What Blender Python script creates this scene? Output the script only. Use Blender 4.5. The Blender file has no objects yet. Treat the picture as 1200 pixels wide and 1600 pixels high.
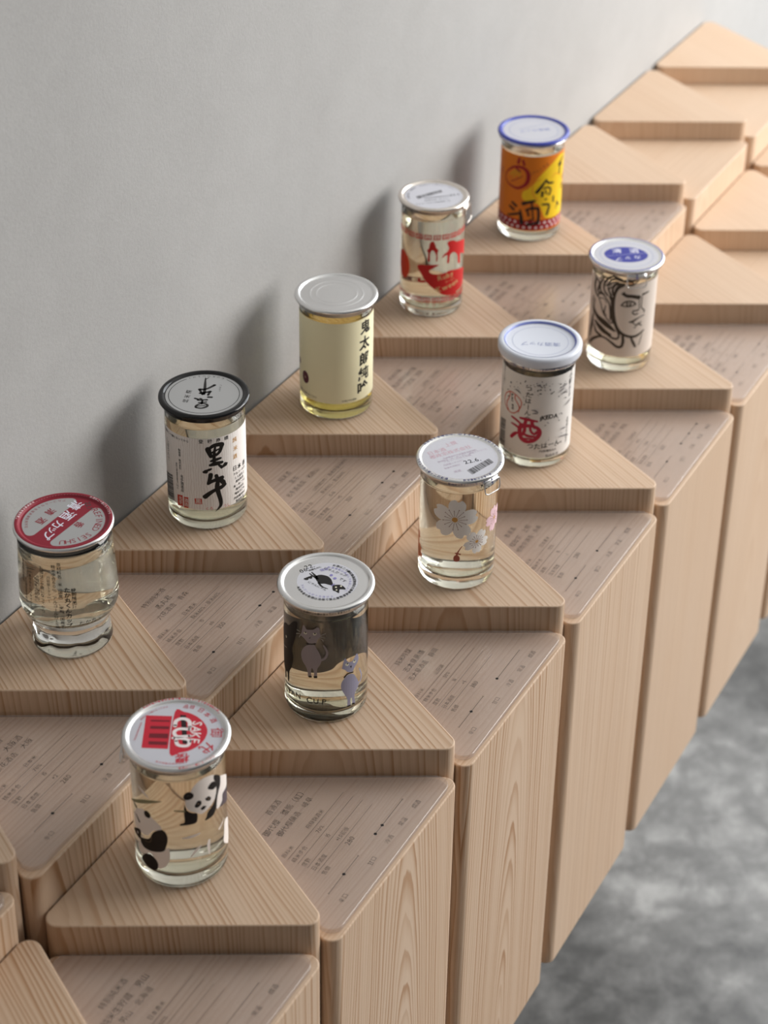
import bpy, bmesh, math, random
from mathutils import Vector, Matrix
from mathutils.geometry import tessellate_polygon
import numpy as np

C = bpy.context.scene.collection
scene = bpy.context.scene
S = 0.18            # side of one triangle of the lattice, metres
ZT = 0.95           # height of the upper row's top face
MM = 0.001
R3 = math.sqrt(3) / 2

# ------------------------------------------------------------------ camera
cam_d = bpy.data.cameras.new('camera')
cam = bpy.data.objects.new('camera', cam_d); C.objects.link(cam)
PITCH, YAW, ROLL = math.radians(30.105014), math.radians(28.161775), 1.086925
FW = Vector((math.cos(YAW)*math.cos(PITCH), math.sin(YAW)*math.cos(PITCH), -math.sin(PITCH)))
RT0 = Vector((math.sin(YAW), -math.cos(YAW), 0)); UP0 = RT0.cross(FW)
rr = math.radians(ROLL)
RTc = RT0*math.cos(rr) + UP0*math.sin(rr); UPc = -RT0*math.sin(rr) + UP0*math.cos(rr)
m = Matrix((RTc, UPc, -FW)).transposed().to_4x4()
m.translation = Vector((-4.075145*S, -4.115720*S, 4.705823*S + ZT))
cam.matrix_world = m
cam_d.sensor_fit = 'HORIZONTAL'; cam_d.sensor_width = 36.0
cam_d.lens = 3065.187028 * 36.0 / 1200.0
cam_d.shift_x = -(17.467592)/1200.0; cam_d.shift_y = (-261.018195)/1200.0
cam_d.clip_start = 0.02
cam_d.dof.use_dof = True
cam_d.dof.focus_distance = (Vector((1.0*S, -1.13*S, ZT - .05)) - m.translation).dot(FW)
cam_d.dof.aperture_fstop = 10.0
scene.camera = cam
FH = Vector((math.cos(YAW), math.sin(YAW), 0))      # horizontal view direction
RH = Vector((math.sin(YAW), -math.cos(YAW), 0))     # horizontal right

# ------------------------------------------------------------------ light
scene.view_settings.view_transform = 'Standard'
scene.view_settings.look = 'None'
scene.view_settings.exposure = 0.0
scene.view_settings.gamma = 1.0
scene.view_settings.use_curve_mapping = False
w = bpy.data.worlds.new('room_light'); scene.world = w
w.use_nodes = True
bg = w.node_tree.nodes['Background']
bg.inputs['Color'].default_value = (0.93, 0.96, 1.0, 1); bg.inputs['Strength'].default_value = 0.085

def window_light(name, loc, target, sx, sy, power, col=(1, .98, .95)):
    d = bpy.data.lights.new(name, 'AREA'); d.shape = 'RECTANGLE'; d.size = sx; d.size_y = sy
    d.energy = power; d.color = col
    o = bpy.data.objects.new(name, d); C.objects.link(o)
    o.location = loc
    o.rotation_euler = (Vector(target) - Vector(loc)).to_track_quat('-Z', 'Y').to_euler()
    return o
# daylight through the window across the room, and the big shop window at the far end
window_light('window_across_room', (2.15, -2.15, 1.8), (0.75, -0.1, 0.95), 1.5, 1.7, 79, (1, .972, .93))
window_light('window_far_end', (2.4, -0.85, 1.65), (0.9, -0.38, 0.9), 1.5, 1.8, 42, (.93, .97, 1.0))
try:
    scene.cycles.max_bounces = 24; scene.cycles.transmission_bounces = 24
    scene.cycles.caustics_refractive = True; scene.cycles.caustics_reflective = False
    scene.cycles.sample_clamp_indirect = 20.0
except Exception:
    pass

# ------------------------------------------------------------------ helpers
def tag(o, label=None, cat=None, group=None, kind=None):
    if label: o['label'] = label
    if cat: o['category'] = cat
    if group: o['group'] = group
    if kind: o['kind'] = kind
    return o

def link(name, me, parent=None):
    o = bpy.data.objects.new(name, me); C.objects.link(o)
    if parent is not None: o.parent = parent
    return o

def mesh_obj(name, verts, faces, mats, parent=None, smooth=False, midx=None, uvs=None):
    me = bpy.data.meshes.new(name)
    me.from_pydata([tuple(v) for v in verts], [], [tuple(f) for f in faces])
    for mt in (mats if isinstance(mats, (list, tuple)) else [mats]): me.materials.append(mt)
    if midx is not None: me.polygons.foreach_set('material_index', midx)
    if smooth: me.polygons.foreach_set('use_smooth', [True]*len(me.polygons))
    if uvs is not None:
        l = me.uv_layers.new(name='grain')
        l.data.foreach_set('uv', [c for p in uvs for c in p])
    me.update()
    return link(name, me, parent)

def lathe(name, prof, mat, parent=None, seg=96, mod=None, smooth=True, close=False, capmats=None):
    """prof: list of (r, z) in mm, from one pole to the other (r = 0 closes)."""
    V, F, idx, rows = [], [], [], []
    for (r, z) in prof:
        if r < 1e-6:
            rows.append([len(V)]*seg); V.append((0, 0, z*MM))
        else:
            st = len(V)
            for i in range(seg):
                t = 2*math.pi*i/seg
                q = r if mod is None else mod(r, z, t)
                V.append((q*math.cos(t)*MM, q*math.sin(t)*MM, z*MM))
            rows.append(list(range(st, st+seg)))
    n = len(rows)
    for a in range(n if close else n-1):
        A, B = rows[a], rows[(a+1) % n]
        for i in range(seg):
            j = (i+1) % seg
            f = []
            for x in (A[i], A[j], B[j], B[i]):
                if x not in f: f.append(x)
            if len(f) > 2: F.append(f)
    o = mesh_obj(name, V, F, mat, parent, smooth)
    bm = bmesh.new(); bm.from_mesh(o.data)
    bmesh.ops.recalc_face_normals(bm, faces=bm.faces); bm.to_mesh(o.data); bm.free()
    return o

def tube(name, pts, r, mat, parent=None, seg=8, closed=False, flat=1.0, nrm=None):
    V, F = [], []
    n = len(pts)
    P = [Vector(p) for p in pts]
    for i, p in enumerate(P):
        a = P[(i-1) % n] if (closed or i > 0) else P[i]
        b = P[(i+1) % n] if (closed or i < n-1) else P[i]
        t = (b-a).normalized()
        up = Vector(nrm) if nrm is not None else Vector((0, 0, 1))
        s = t.cross(up).normalized(); u = s.cross(t).normalized()
        for k in range(seg):
            g = 2*math.pi*k/seg
            V.append(p + s*(r*math.cos(g)) + u*(r*flat*math.sin(g)))
    for i in range(n if closed else n-1):
        j = (i+1) % n
        for k in range(seg):
            l = (k+1) % seg
            F.append((i*seg+k, i*seg+l, j*seg+l, j*seg+k))
    if not closed:
        F.append(tuple(range(seg))[::-1]); F.append(tuple(range((n-1)*seg, n*seg)))
    return mesh_obj(name, V, F, mat, parent, True)

# ------------------------------------------------------------------ materials
def srgb(r, g, b):
    f = lambda c: (c/255/12.92) if c/255 <= .04045 else ((c/255+.055)/1.055)**2.4
    return (f(r), f(g), f(b), 1)

def principled(name, col, rough=.5, metal=0., spec=.5, trans=0., ior=1.5, **kw):
    m = bpy.data.materials.new(name); m.use_nodes = True
    b = m.node_tree.nodes['Principled BSDF']
    b.inputs['Base Color'].default_value = col
    b.inputs['Roughness'].default_value = rough
    b.inputs['Metallic'].default_value = metal
    b.inputs['Specular IOR Level'].default_value = spec
    b.inputs['Transmission Weight'].default_value = trans
    b.inputs['IOR'].default_value = ior
    for k, v in kw.items(): b.inputs[k].default_value = v
    return m

class NT:
    def __init__(s, m): s.t = m.node_tree; s.n = s.t.nodes; s.l = s.t.links
    def add(s, typ, **kw):
        x = s.n.new(typ)
        for k, v in kw.items(): setattr(x, k, v)
        return x
    def put(s, inp, v):
        if hasattr(v, 'links') or hasattr(v, 'is_linked'): s.l.new(v, inp)
        else: inp.default_value = v
    def math(s, op, a, b=0., c=0., clamp=False):
        x = s.add('ShaderNodeMath', operation=op, use_clamp=clamp)
        for i, v in enumerate((a, b, c)): s.put(x.inputs[i], v)
        return x.outputs[0]
    def noise(s, vec, scale, detail=3., rough=.5, dist=0.):
        x = s.add('ShaderNodeTexNoise'); s.put(x.inputs['Vector'], vec)
        x.inputs['Scale'].default_value = scale; x.inputs['Detail'].default_value = detail
        x.inputs['Roughness'].default_value = rough; x.inputs['Distortion'].default_value = dist
        return x.outputs['Fac']
    def comb(s, x, y, z=0.):
        q = s.add('ShaderNodeCombineXYZ')
        for i, v in enumerate((x, y, z)): s.put(q.inputs[i], v)
        return q.outputs[0]
    def ramp(s, fac, stops, interp='LINEAR'):
        x = s.add('ShaderNodeValToRGB'); x.color_ramp.interpolation = interp
        e = x.color_ramp.elements
        while len(e) < len(stops): e.new(.5)
        for i, (p, c) in enumerate(stops):
            e[i].position = p; e[i].color = c if len(c) == 4 else (*c, 1)
        s.put(x.inputs[0], fac)
        return x.outputs[0]
    def mix(s, fac, a, b, blend='MIX'):
        x = s.add('ShaderNodeMix', data_type='RGBA', blend_type=blend)
        s.put(x.inputs[0], fac); s.put(x.inputs[6], a); s.put(x.inputs[7], b)
        return x.outputs[2]

def wood_material(name='pale_cedar', strength=1.):
    m = principled(name, (.6, .45, .3, 1), .48, spec=.3)
    t = NT(m); b = t.n['Principled BSDF']
    uv = t.add('ShaderNodeUVMap', uv_map='grain').outputs[0]
    sp = t.add('ShaderNodeSeparateXYZ'); t.put(sp.inputs[0], uv)
    u, v = sp.outputs[0], sp.outputs[1]
    oi = t.add('ShaderNodeObjectInfo'); rnd = oi.outputs['Random']
    seed = t.math('MULTIPLY', rnd, 37.)
    lowv = t.comb(t.math('MULTIPLY', u, 22.), t.math('MULTIPLY', v, 3.2), seed)
    n1 = t.noise(lowv, 1., 2.)
    n2 = t.noise(t.comb(t.math('MULTIPLY', u, 140.), t.math('MULTIPLY', v, 9.), seed), 1., 2.)
    uu = t.math('ADD', u, t.math('MULTIPLY', t.math('SUBTRACT', n1, .5), .016))
    wv = t.math('ADD', t.math('MULTIPLY', v, .075), .034)
    R = t.math('SQRT', t.math('ADD', t.math('MULTIPLY', uu, uu), t.math('MULTIPLY', wv, wv)))
    R = t.math('ADD', R, t.math('MULTIPLY', t.math('SUBTRACT', n2, .5), .0016))
    # irregular ring widths
    n3 = t.noise(t.comb(t.math('MULTIPLY', R, 90.), seed, 0.), 1., 1.)
    spacing = t.math('ADD', .0026, t.math('MULTIPLY', t.math('FRACT', t.math('MULTIPLY', rnd, 7.3)), .0022))
    ph = t.math('ADD', t.math('DIVIDE', R, spacing), t.math('MULTIPLY', n3, 2.4))
    fr = t.math('FRACT', ph)
    ring = t.ramp(fr, [(0., (.0,)*3), (.3, (.06,)*3), (.58, (.45,)*3), (.80, (1.,)*3), (.92, (.95,)*3), (1., (0.,)*3)])
    ringid = t.math('FLOOR', ph)
    wn = t.add('ShaderNodeTexWhiteNoise', noise_dimensions='2D'); t.put(wn.inputs['Vector'], t.comb(ringid, seed))
    amp = t.math('ADD', .25, t.math('MULTIPLY', wn.outputs[0], .75))
    oc = t.add('ShaderNodeSeparateColor'); t.l.new(oi.outputs['Color'], oc.inputs[0])   # grain contrast per block, lowered far off to imitate bright light washing it out
    contrast = t.math('MULTIPLY', t.math('MULTIPLY', oc.outputs[0], strength), t.math('ADD', .75, t.math('MULTIPLY', t.math('FRACT', t.math('MULTIPLY', rnd, 3.7)), .4)))
    fac = t.math('MULTIPLY', t.math('MULTIPLY', ring, amp), contrast, clamp=True)
    # fibres along the grain
    fib = t.noise(t.comb(t.math('MULTIPLY', u, 2600.), t.math('MULTIPLY', v, 60.), seed), 1., 3., .6)
    broad = t.noise(t.comb(t.math('MULTIPLY', u, 16.), t.math('MULTIPLY', v, 4.), seed), 1., 3.)
    light = t.mix(broad, (.675, .515, .385, 1), (.625, .44, .30, 1))
    dark = t.mix(broad, (.39, .205, .10, 1), (.45, .265, .145, 1))
    col = t.mix(fac, light, dark)
    val = t.math('ADD', .86, t.math('MULTIPLY', fib, .20))
    val = t.math('MULTIPLY', val, t.math('ADD', .95, t.math('MULTIPLY', t.math('FRACT', t.math('MULTIPLY', rnd, 11.1)), .10)))
    grey = t.add('ShaderNodeCombineColor'); [t.put(grey.inputs[i], val) for i in range(3)]
    col = t.mix(1., col, grey.outputs[0], 'MULTIPLY')
    t.l.new(col, b.inputs['Base Color'])
    t.put(b.inputs['Roughness'], t.math('ADD', .40, t.math('MULTIPLY', fib, .18)))
    bp = t.add('ShaderNodeBump'); bp.inputs['Strength'].default_value = .12; bp.inputs['Distance'].default_value = .0006
    t.put(bp.inputs['Height'], t.math('ADD', t.math('MULTIPLY', fac, -.6), t.math('MULTIPLY', fib, .4)))
    t.l.new(bp.outputs[0], b.inputs['Normal'])
    return m

def plaster_material():
    m = principled('grey_plaster', (.45, .44, .43, 1), .85, spec=.25)
    t = NT(m); b = t.n['Principled BSDF']
    g = t.add('ShaderNodeNewGeometry').outputs['Position']
    n1 = t.noise(g, 3.2, 5., .55); n2 = t.noise(g, 420., 3., .6); n3 = t.noise(g, 24., 4., .6, .4)
    f = t.math('ADD', t.math('MULTIPLY', n1, .55), t.math('ADD', t.math('MULTIPLY', n2, .22), t.math('MULTIPLY', n3, .23)))
    col = t.ramp(f, [(.25, (.335, .328, .322)), (.5, (.39, .384, .378)), (.75, (.445, .44, .434))])
    t.l.new(col, b.inputs['Base Color'])
    bp = t.add('ShaderNodeBump'); bp.inputs['Strength'].default_value = .35; bp.inputs['Distance'].default_value = .001
    t.put(bp.inputs['Height'], t.math('ADD', t.math('MULTIPLY', n2, .6), t.math('MULTIPLY', n3, .8)))
    t.l.new(bp.outputs[0], b.inputs['Normal'])
    return m

def concrete_material():
    m = principled('polished_concrete', (.25, .25, .25, 1), .38, spec=.5)
    t = NT(m); b = t.n['Principled BSDF']
    g = t.add('ShaderNodeNewGeometry').outputs['Position']
    n1 = t.noise(g, 2.6, 6., .6, .6); n2 = t.noise(g, 22., 5., .65, .3); n3 = t.noise(g, 300., 2.)
    f = t.math('ADD', t.math('MULTIPLY', n1, .62), t.math('ADD', t.math('MULTIPLY', n2, .30), t.math('MULTIPLY', n3, .08)))
    col = t.ramp(f, [(.37, (.055, .055, .055)), (.47, (.105, .105, .104)), (.56, (.21, .209, .206)), (.65, (.42, .417, .41))])
    t.l.new(col, b.inputs['Base Color'])
    t.put(b.inputs['Roughness'], t.math('ADD', .26, t.math('MULTIPLY', n2, .25)))
    return m

WOOD = wood_material(); WOOD_SOFT = wood_material('pale_cedar_soft_grain', .5); PLASTER = plaster_material(); CONCRETE = concrete_material()
WHITE_PAINT = principled('white_paint', (.8, .8, .79, 1), .8)
GLASS = principled('clear_glass', (.97, .985, .965, 1), 0.0, trans=1., ior=1.5)
def acrylic_material():
    m = bpy.data.materials.new('clear_acrylic'); m.use_nodes = True
    t = NT(m); t.n.remove(t.n['Principled BSDF']); out = t.n['Material Output']
    tr = t.add('ShaderNodeBsdfTransparent'); tr.inputs[0].default_value = (.95, .918, .89, 1)
    df = t.add('ShaderNodeBsdfDiffuse'); df.inputs[0].default_value = (.86, .82, .82, 1)
    gl = t.add('ShaderNodeBsdfGlossy'); gl.inputs['Roughness'].default_value = .22
    ge = t.add('ShaderNodeNewGeometry'); dp = t.add('ShaderNodeVectorMath', operation='DOT_PRODUCT')
    t.l.new(ge.outputs['Incoming'], dp.inputs[0]); t.l.new(ge.outputs['Normal'], dp.inputs[1])
    co = t.math('SUBTRACT', 1., t.math('ABSOLUTE', dp.outputs['Value']), clamp=True)
    fr = t.math('ADD', .05, t.math('MULTIPLY', t.math('POWER', co, 5.), .96))      # reflection of a thin clear sheet
    a = t.add('ShaderNodeMixShader'); a.inputs[0].default_value = .12
    t.l.new(tr.outputs[0], a.inputs[1]); t.l.new(df.outputs[0], a.inputs[2])
    c = t.add('ShaderNodeMixShader'); t.l.new(fr, c.inputs[0]); t.l.new(a.outputs[0], c.inputs[1]); t.l.new(gl.outputs[0], c.inputs[2])
    t.l.new(c.outputs[0], out.inputs['Surface'])
    return m
ACRYLIC = acrylic_material()
METAL = principled('lid_metal', (.80, .80, .80, 1), .26, 1.)
METAL_W = principled('warm_lid_metal', (.80, .74, .68, 1), .26, 1.)
SATIN = principled('silver_lacquer', (.50, .50, .50, 1), .38, .55)
def sake(name, col): return principled(name, col, 0.0, spec=.15, trans=1., ior=1.36)
SAKE_P = sake('pale_sake', (.965, .925, .80, 1)); SAKE_Y = sake('golden_sake', (.90, .78, .34, 1)); SAKE_C = sake('clear_sake', (.98, .945, .85, 1))

INK = {}
def ink(name):
    if name in INK: return INK[name]
    table = dict(ink=(30, 28, 27), ink2=(62, 54, 46), inkg=(110, 106, 112), seal=(205, 70, 52), gold=(200, 150, 80), paper=(232, 222, 216), catgrey=(156, 145, 148), catblue=(150, 148, 170),
        catblack=(22, 18, 18), eye=(222, 218, 196), pale=(190, 184, 176), lilac=(138, 132, 190), pwhite=(242, 232, 225), pblack=(24, 18, 18), pgrey=(120, 100, 80), pgrey2=(84, 72, 78), pgreen=(140, 136, 104),
        pred=(196, 40, 58), plid2=(112, 26, 38), pblk=(40, 24, 28), pwht=(236, 226, 226), bud=(176, 96, 80), navy=(44, 44, 58), navyink=(64, 66, 116), pinkink=(214, 176, 188), pinkink2=(200, 184, 200),
        maroon=(96, 48, 60), maroon2=(190, 160, 140), ballred=(198, 84, 62), sakered=(176, 40, 66), yellow=(236, 196, 30), orangec=(226, 140, 40), crim=(150, 22, 34), crim2=(170, 80, 40), yel2=(206, 156, 30), brown=(120, 64, 40),
        black=(26, 22, 22), lidblue=(120, 132, 190), lidblue2=(150, 158, 190), white=(225, 225, 238), white2=(190, 190, 225), red=(196, 34, 34), redl=(226, 70, 40), cream=(206, 176, 124), darkl=(92, 84, 66), grey=(96, 98, 106),
        lidred=(140, 36, 52), stamp=(70, 72, 72), bar=(40, 38, 40), orange=(222, 122, 26), dot=(240, 224, 226), flower=(240, 236, 232), flowero=(222, 130, 92), flowerp=(232, 196, 204), blue=(58, 62, 150), dkblue=(64, 72, 160), lidgrey=(168, 168, 168), whitedisc=(206, 206, 214), lidwhite=(200, 200, 208), navyc=(50, 56, 100))
    c = table[name]
    INK[name] = principled('print_' + name, srgb(*c), .5, spec=.3)
    return INK[name]

# ------------------------------------------------------------------ flat printing (lettering and drawings)
GLYPH = {}
def prepare_glyphs(chars):
    """one filled text mesh per character, kept as triangles in em units"""
    tmp = []
    chars = set(chars) | {(c, 0) for c, _ in chars}
    for (ch, b) in sorted(chars):
        cu = bpy.data.curves.new('glyph', 'FONT'); cu.body = ch; cu.size = 1.; cu.fill_mode = 'FRONT'
        cu.resolution_u = 2; cu.offset = {-1: -.009, 0: 0., 1: .012, 2: .03}[b]
        o = bpy.data.objects.new('glyph', cu); C.objects.link(o); tmp.append((ch, b, o))
    bpy.context.view_layer.update()
    dg = bpy.context.evaluated_depsgraph_get()
    for ch, b, o in tmp:
        e = o.evaluated_get(dg); me = e.to_mesh()
        me.calc_loop_triangles()
        vs = [(v.co.x, v.co.y) for v in me.vertices]
        tr = [tuple(t.vertices) for t in me.loop_triangles]
        GLYPH[(ch, b)] = (vs, tr)
        e.to_mesh_clear()
    for (ch, b), (vs, tr) in list(GLYPH.items()):      # a thickened outline that folded over: keep the plain one
        if b and vs and (max(max(p) for p in vs) > 1.3 or min(min(p) for p in vs) < -.45): GLYPH[(ch, b)] = GLYPH[(ch, 0)]
    for ch, b, o in tmp:
        cu = o.data; bpy.data.objects.remove(o); bpy.data.curves.remove(cu)

def catmull(P, closed, n=5):
    out = []; N = len(P)
    rng = range(N) if closed else range(N-1)
    for i in rng:
        g = lambda k: P[k % N] if closed else P[min(max(k, 0), N-1)]
        p0, p1, p2, p3 = g(i-1), g(i), g(i+1), g(i+2)
        for k in range(n):
            t = k/n
            out.append(tuple(.5*((2*p1[c]) + (-p0[c]+p2[c])*t + (2*p0[c]-5*p1[c]+4*p2[c]-p3[c])*t*t + (-p0[c]+3*p1[c]-3*p2[c]+p3[c])*t**3) for c in range(len(p1))))
    if not closed: out.append(tuple(P[-1]))
    return out

class Print:
    def __init__(s): s.tris = []; s.layer = 0; s.last = None
    def put(s, col, tri):
        s.tris.append((col, s.layer, tri))
    def color(s, col):
        if s.last is not None and col != s.last: s.layer += 1
        s.last = col
    def poly(s, col, pts, smooth=None):
        s.color(col)
        if smooth is None: smooth = len(pts) > 5
        if smooth: pts = catmull(pts, True, 4)
        for t in tessellate_polygon([[Vector((x, y, 0)) for x, y in pts]]):
            s.put(col, [pts[i] for i in t])
    def stroke(s, col, pts, wd):
        s.color(col)
        if not isinstance(wd, (list, tuple)): wd = [wd]*len(pts)
        P = [(x, y, q) for (x, y), q in zip(pts, wd)]
        if len(P) > 2: P = catmull(P, False, 5)
        L, Rr = [], []
        n = len(P)
        for i, (x, y, q) in enumerate(P):
            a, b = P[max(i-1, 0)], P[min(i+1, n-1)]
            dx, dy = b[0]-a[0], b[1]-a[1]; l = math.hypot(dx, dy) or 1.
            h = max(q, .08)/2
            L.append((x-dy/l*h, y+dx/l*h)); Rr.append((x+dy/l*h, y-dx/l*h))
        for i in range(n-1):
            s.put(col, [L[i], Rr[i], Rr[i+1]]); s.put(col, [L[i], Rr[i+1], L[i+1]])
        for k in (0, n-1):
            s.disc(col, P[k][0], P[k][1], max(P[k][2], .08)/2, 8 if P[k][2] < 1.2 else 14)
    def disc(s, col, x, y, rx, n=40, ry=None):
        s.color(col); ry = rx if ry is None else ry
        P = [(x+rx*math.cos(2*math.pi*i/n), y+ry*math.sin(2*math.pi*i/n)) for i in range(n)]
        for i in range(n): s.put(col, [(x, y), P[i], P[(i+1) % n]])
    def ring(s, col, r0, r1, n=96, x=0, y=0, a0=0., a1=360., step=None):
        s.color(col)
        if step and r1-r0 > step*1.5:
            k = round((r1-r0)/step)
            for i in range(k): s.ring(col, r0+(r1-r0)*i/k, r0+(r1-r0)*(i+1)/k, n, x, y, a0, a1)
            return
        for i in range(n):
            t0 = math.radians(a0+(a1-a0)*i/n); t1 = math.radians(a0+(a1-a0)*(i+1)/n)
            q = [(x+r*math.cos(t), y+r*math.sin(t)) for r, t in ((r0, t0), (r1, t0), (r1, t1), (r0, t1))]
            s.put(col, [q[0], q[1], q[2]]); s.put(col, [q[0], q[2], q[3]])
    def rect(s, col, x0, y0, x1, y1):
        s.poly(col, [(x0, y0), (x1, y0), (x1, y1), (x0, y1)], False)
    def bars(s, col, q, seed=1):
        s.color(col)
        d = lambda a, b: math.hypot(a[0]-b[0], a[1]-b[1])
        a, b, c, e = q
        if d(a, b) < d(a, e): a, b, c, e = a, e, c, b
        L = d(a, b); rg = random.Random(seed); x = 0.
        lp = lambda p, r, t: (p[0]+(r[0]-p[0])*t, p[1]+(r[1]-p[1])*t)
        while x < L-.3:
            wdt = rg.choice([.3, .3, .55, .8]); t0, t1 = x/L, min((x+wdt)/L, 1)
            p = [lp(a, b, t0), lp(a, b, t1), lp(e, c, t1), lp(e, c, t0)]
            s.put(col, [p[0], p[1], p[2]]); s.put(col, [p[0], p[2], p[3]])
            x += wdt + rg.choice([.3, .3, .55])
    def glyph(s, col, ch, b, x, y, size, ang):
        """one character with its cell centre at (x, y)"""
        vs, tr = GLYPH.get((ch, b), ([], []))
        if not vs: return
        wide = ord(ch) > 0x2000
        k = size if wide else size*1.05
        if wide: cx, cy = .5, .36
        else:
            xs = [p[0] for p in vs]; cx, cy = (min(xs)+max(xs))/2, .36
        if wide:
            xs = [p[0] for p in vs]; mid = (min(xs)+max(xs))/2
            if ch not in '、。（）': cx = mid
            ys = [p[1] for p in vs]
            if ch not in '、。，ー―・っッ': cy = (min(ys)+max(ys))/2
        ca, sa = math.cos(ang), math.sin(ang)
        pts = [(x + k*((px-cx)*ca-(py-cy)*sa), y + k*((px-cx)*sa+(py-cy)*ca)) for px, py in vs]
        for t in tr: s.put(col, [pts[i] for i in t])
    def adv(s, ch, b, size):
        if ch in ' ': return size*.35
        if ord(ch) > 0x2000: return size
        vs = GLYPH.get((ch, b), ([], []))[0]
        if not vs: return size*.4
        xs = [p[0] for p in vs]; return (max(xs)-min(xs)+.11)*size*1.05
    def text(s, col, txt, x, y, size, b=0, a=0., v=0, arc=None, align='c', z=0):
        s.color(col); ang = math.radians(a)
        if arc:
            R, st, pitch = arc
            for i, ch in enumerate(txt):
                ph = math.radians(st) + i*pitch/R
                s.glyph(col, ch, b, x+R*math.cos(ph), y+R*math.sin(ph), size, ph + (math.pi/2 if pitch > 0 else -math.pi/2))
            return
        dx, dy = math.cos(ang), math.sin(ang)
        if v:
            n = len(txt); st = (n-1)/2*size*1.02
            for i, ch in enumerate(txt):
                q = st - i*size*1.02
                s.glyph(col, ch, b, x - dy*q, y + dx*q, size, ang + (-math.pi/2 if ch in 'ー（）―' else 0))
            return
        W = sum(s.adv(c, b, size) for c in txt)
        p = {'c': -W/2, 'l': 0., 'r': -W}[align]
        for ch in txt:
            q = s.adv(ch, b, size)
            s.glyph(col, ch, b, x+dx*(p+q/2), y+dy*(p+q/2), size, ang); p += q
    def design(s, L, shift=(0, 0)):
        for i, d in enumerate(L):
            if d[0] == 'P':
                if d[1] == 'bar': s.bars('bar', d[2], i)
                else: s.poly(d[1], d[2])
            elif d[0] == 'S': s.stroke(d[1], d[2], d[3])
            elif d[0] == 'E':
                if d[3] != 1: s.disc(d[1], d[2][0], d[2][1], d[3], 24, d[4])
            elif d[0] == 'T':
                o = dict(d[5]) if len(d) > 5 else {}
                s.text(d[1], d[2], d[3][0], d[3][1], d[4], **o)
    def build(s, name, fn, parent, step=None, base=.10, inc=.014):
        """fn(x, y, lift_mm) -> local metres"""
        cols = []; V, F, MI = [], [], []
        for col, lay, tri in s.tris:
            if col not in cols: cols.append(col)
            ci = cols.index(col); lift = base + inc*lay
            for pg in (strips(tri, step) if step else [tri]):
                st = len(V)
                V.extend(fn(x, y, lift) for x, y in pg)
                F.append(tuple(range(st, st+len(pg)))); MI.append(ci)
        if not F: return None
        return mesh_obj(name, V, F, [ink(c) for c in cols], parent, False, MI)

def strips(tri, h):
    xs = [p[0] for p in tri]
    k0, k1 = math.floor(min(xs)/h), math.floor(max(xs)/h)
    if k0 == k1: return [tri]
    out = []
    for k in range(k0, k1+1):
        pg = list(tri)
        for side, X in ((1, k*h), (-1, (k+1)*h)):
            new = []
            for i in range(len(pg)):
                a, b = pg[i], pg[(i+1) % len(pg)]
                ia, ib = side*(a[0]-X) >= 0, side*(b[0]-X) >= 0
                if ia: new.append(a)
                if ia != ib:
                    t = (X-a[0])/(b[0]-a[0]); new.append((X, a[1]+t*(b[1]-a[1])))
            pg = new
            if len(pg) < 3: break
        if len(pg) >= 3: out.append(pg)
    return out

# ------------------------------------------------------------------ setting
def slab(name, x0, x1, y0, y1, z0, z1, mat):
    V = [(x, y, z) for z in (z0, z1) for y in (y0, y1) for x in (x0, x1)]
    F = [(0, 2, 3, 1), (4, 5, 7, 6), (0, 1, 5, 4), (2, 6, 7, 3), (0, 4, 6, 2), (1, 3, 7, 5)]
    return tag(mesh_obj(name, V, F, mat), kind='structure')
slab('floor', -4., 5., -4.5, 0.15, -.1, 0., CONCRETE)
slab('wall_left', -4., 5., 0.0015, .15, 0., 2.9, PLASTER)
slab('wall_back_light_block', -2.6, -2.5, -4.5, .15, 0., 2.9, PLASTER)  # unseen end wall behind the camera, added to block ambient light
slab('ceiling', -4., 5., -4.5, .15, 2.9, 3.0, WHITE_PAINT)

# ------------------------------------------------------------------ wooden blocks
Z1LO, Z2HI, Z2LO, ZB, PT = -0.095850*S, -0.289116*S, -0.395285*S, -2.431907*S, 0.021709*S
FIL = 0.04547*S; GAP = 0.006268*S
def inset_tri(tri, g, r, n=10):
    """counter-clockwise outline of a triangle moved in by g with corners of radius r; also arc length bookkeeping"""
    c = sum((Vector(p) for p in tri), Vector((0, 0)))/3
    out = []
    for i in range(3):
        P = Vector(tri[i]); bis = (c-P).normalized()
        ctr = P + bis*(2*(g+r))
        a = (Vector(tri[i])-Vector(tri[i-1])).normalized(); b = (Vector(tri[(i+1) % 3])-P).normalized()
        n0 = Vector((a.y, -a.x)); n1 = Vector((b.y, -b.x))
        t0 = math.atan2(n0.y, n0.x); t1 = math.atan2(n1.y, n1.x)
        while t1 < t0: t1 += 2*math.pi
        for k in range(n+1):
            t = t0+(t1-t0)*k/n
            out.append((ctr.x+r*math.cos(t), ctr.y+r*math.sin(t)))
    return out

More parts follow.
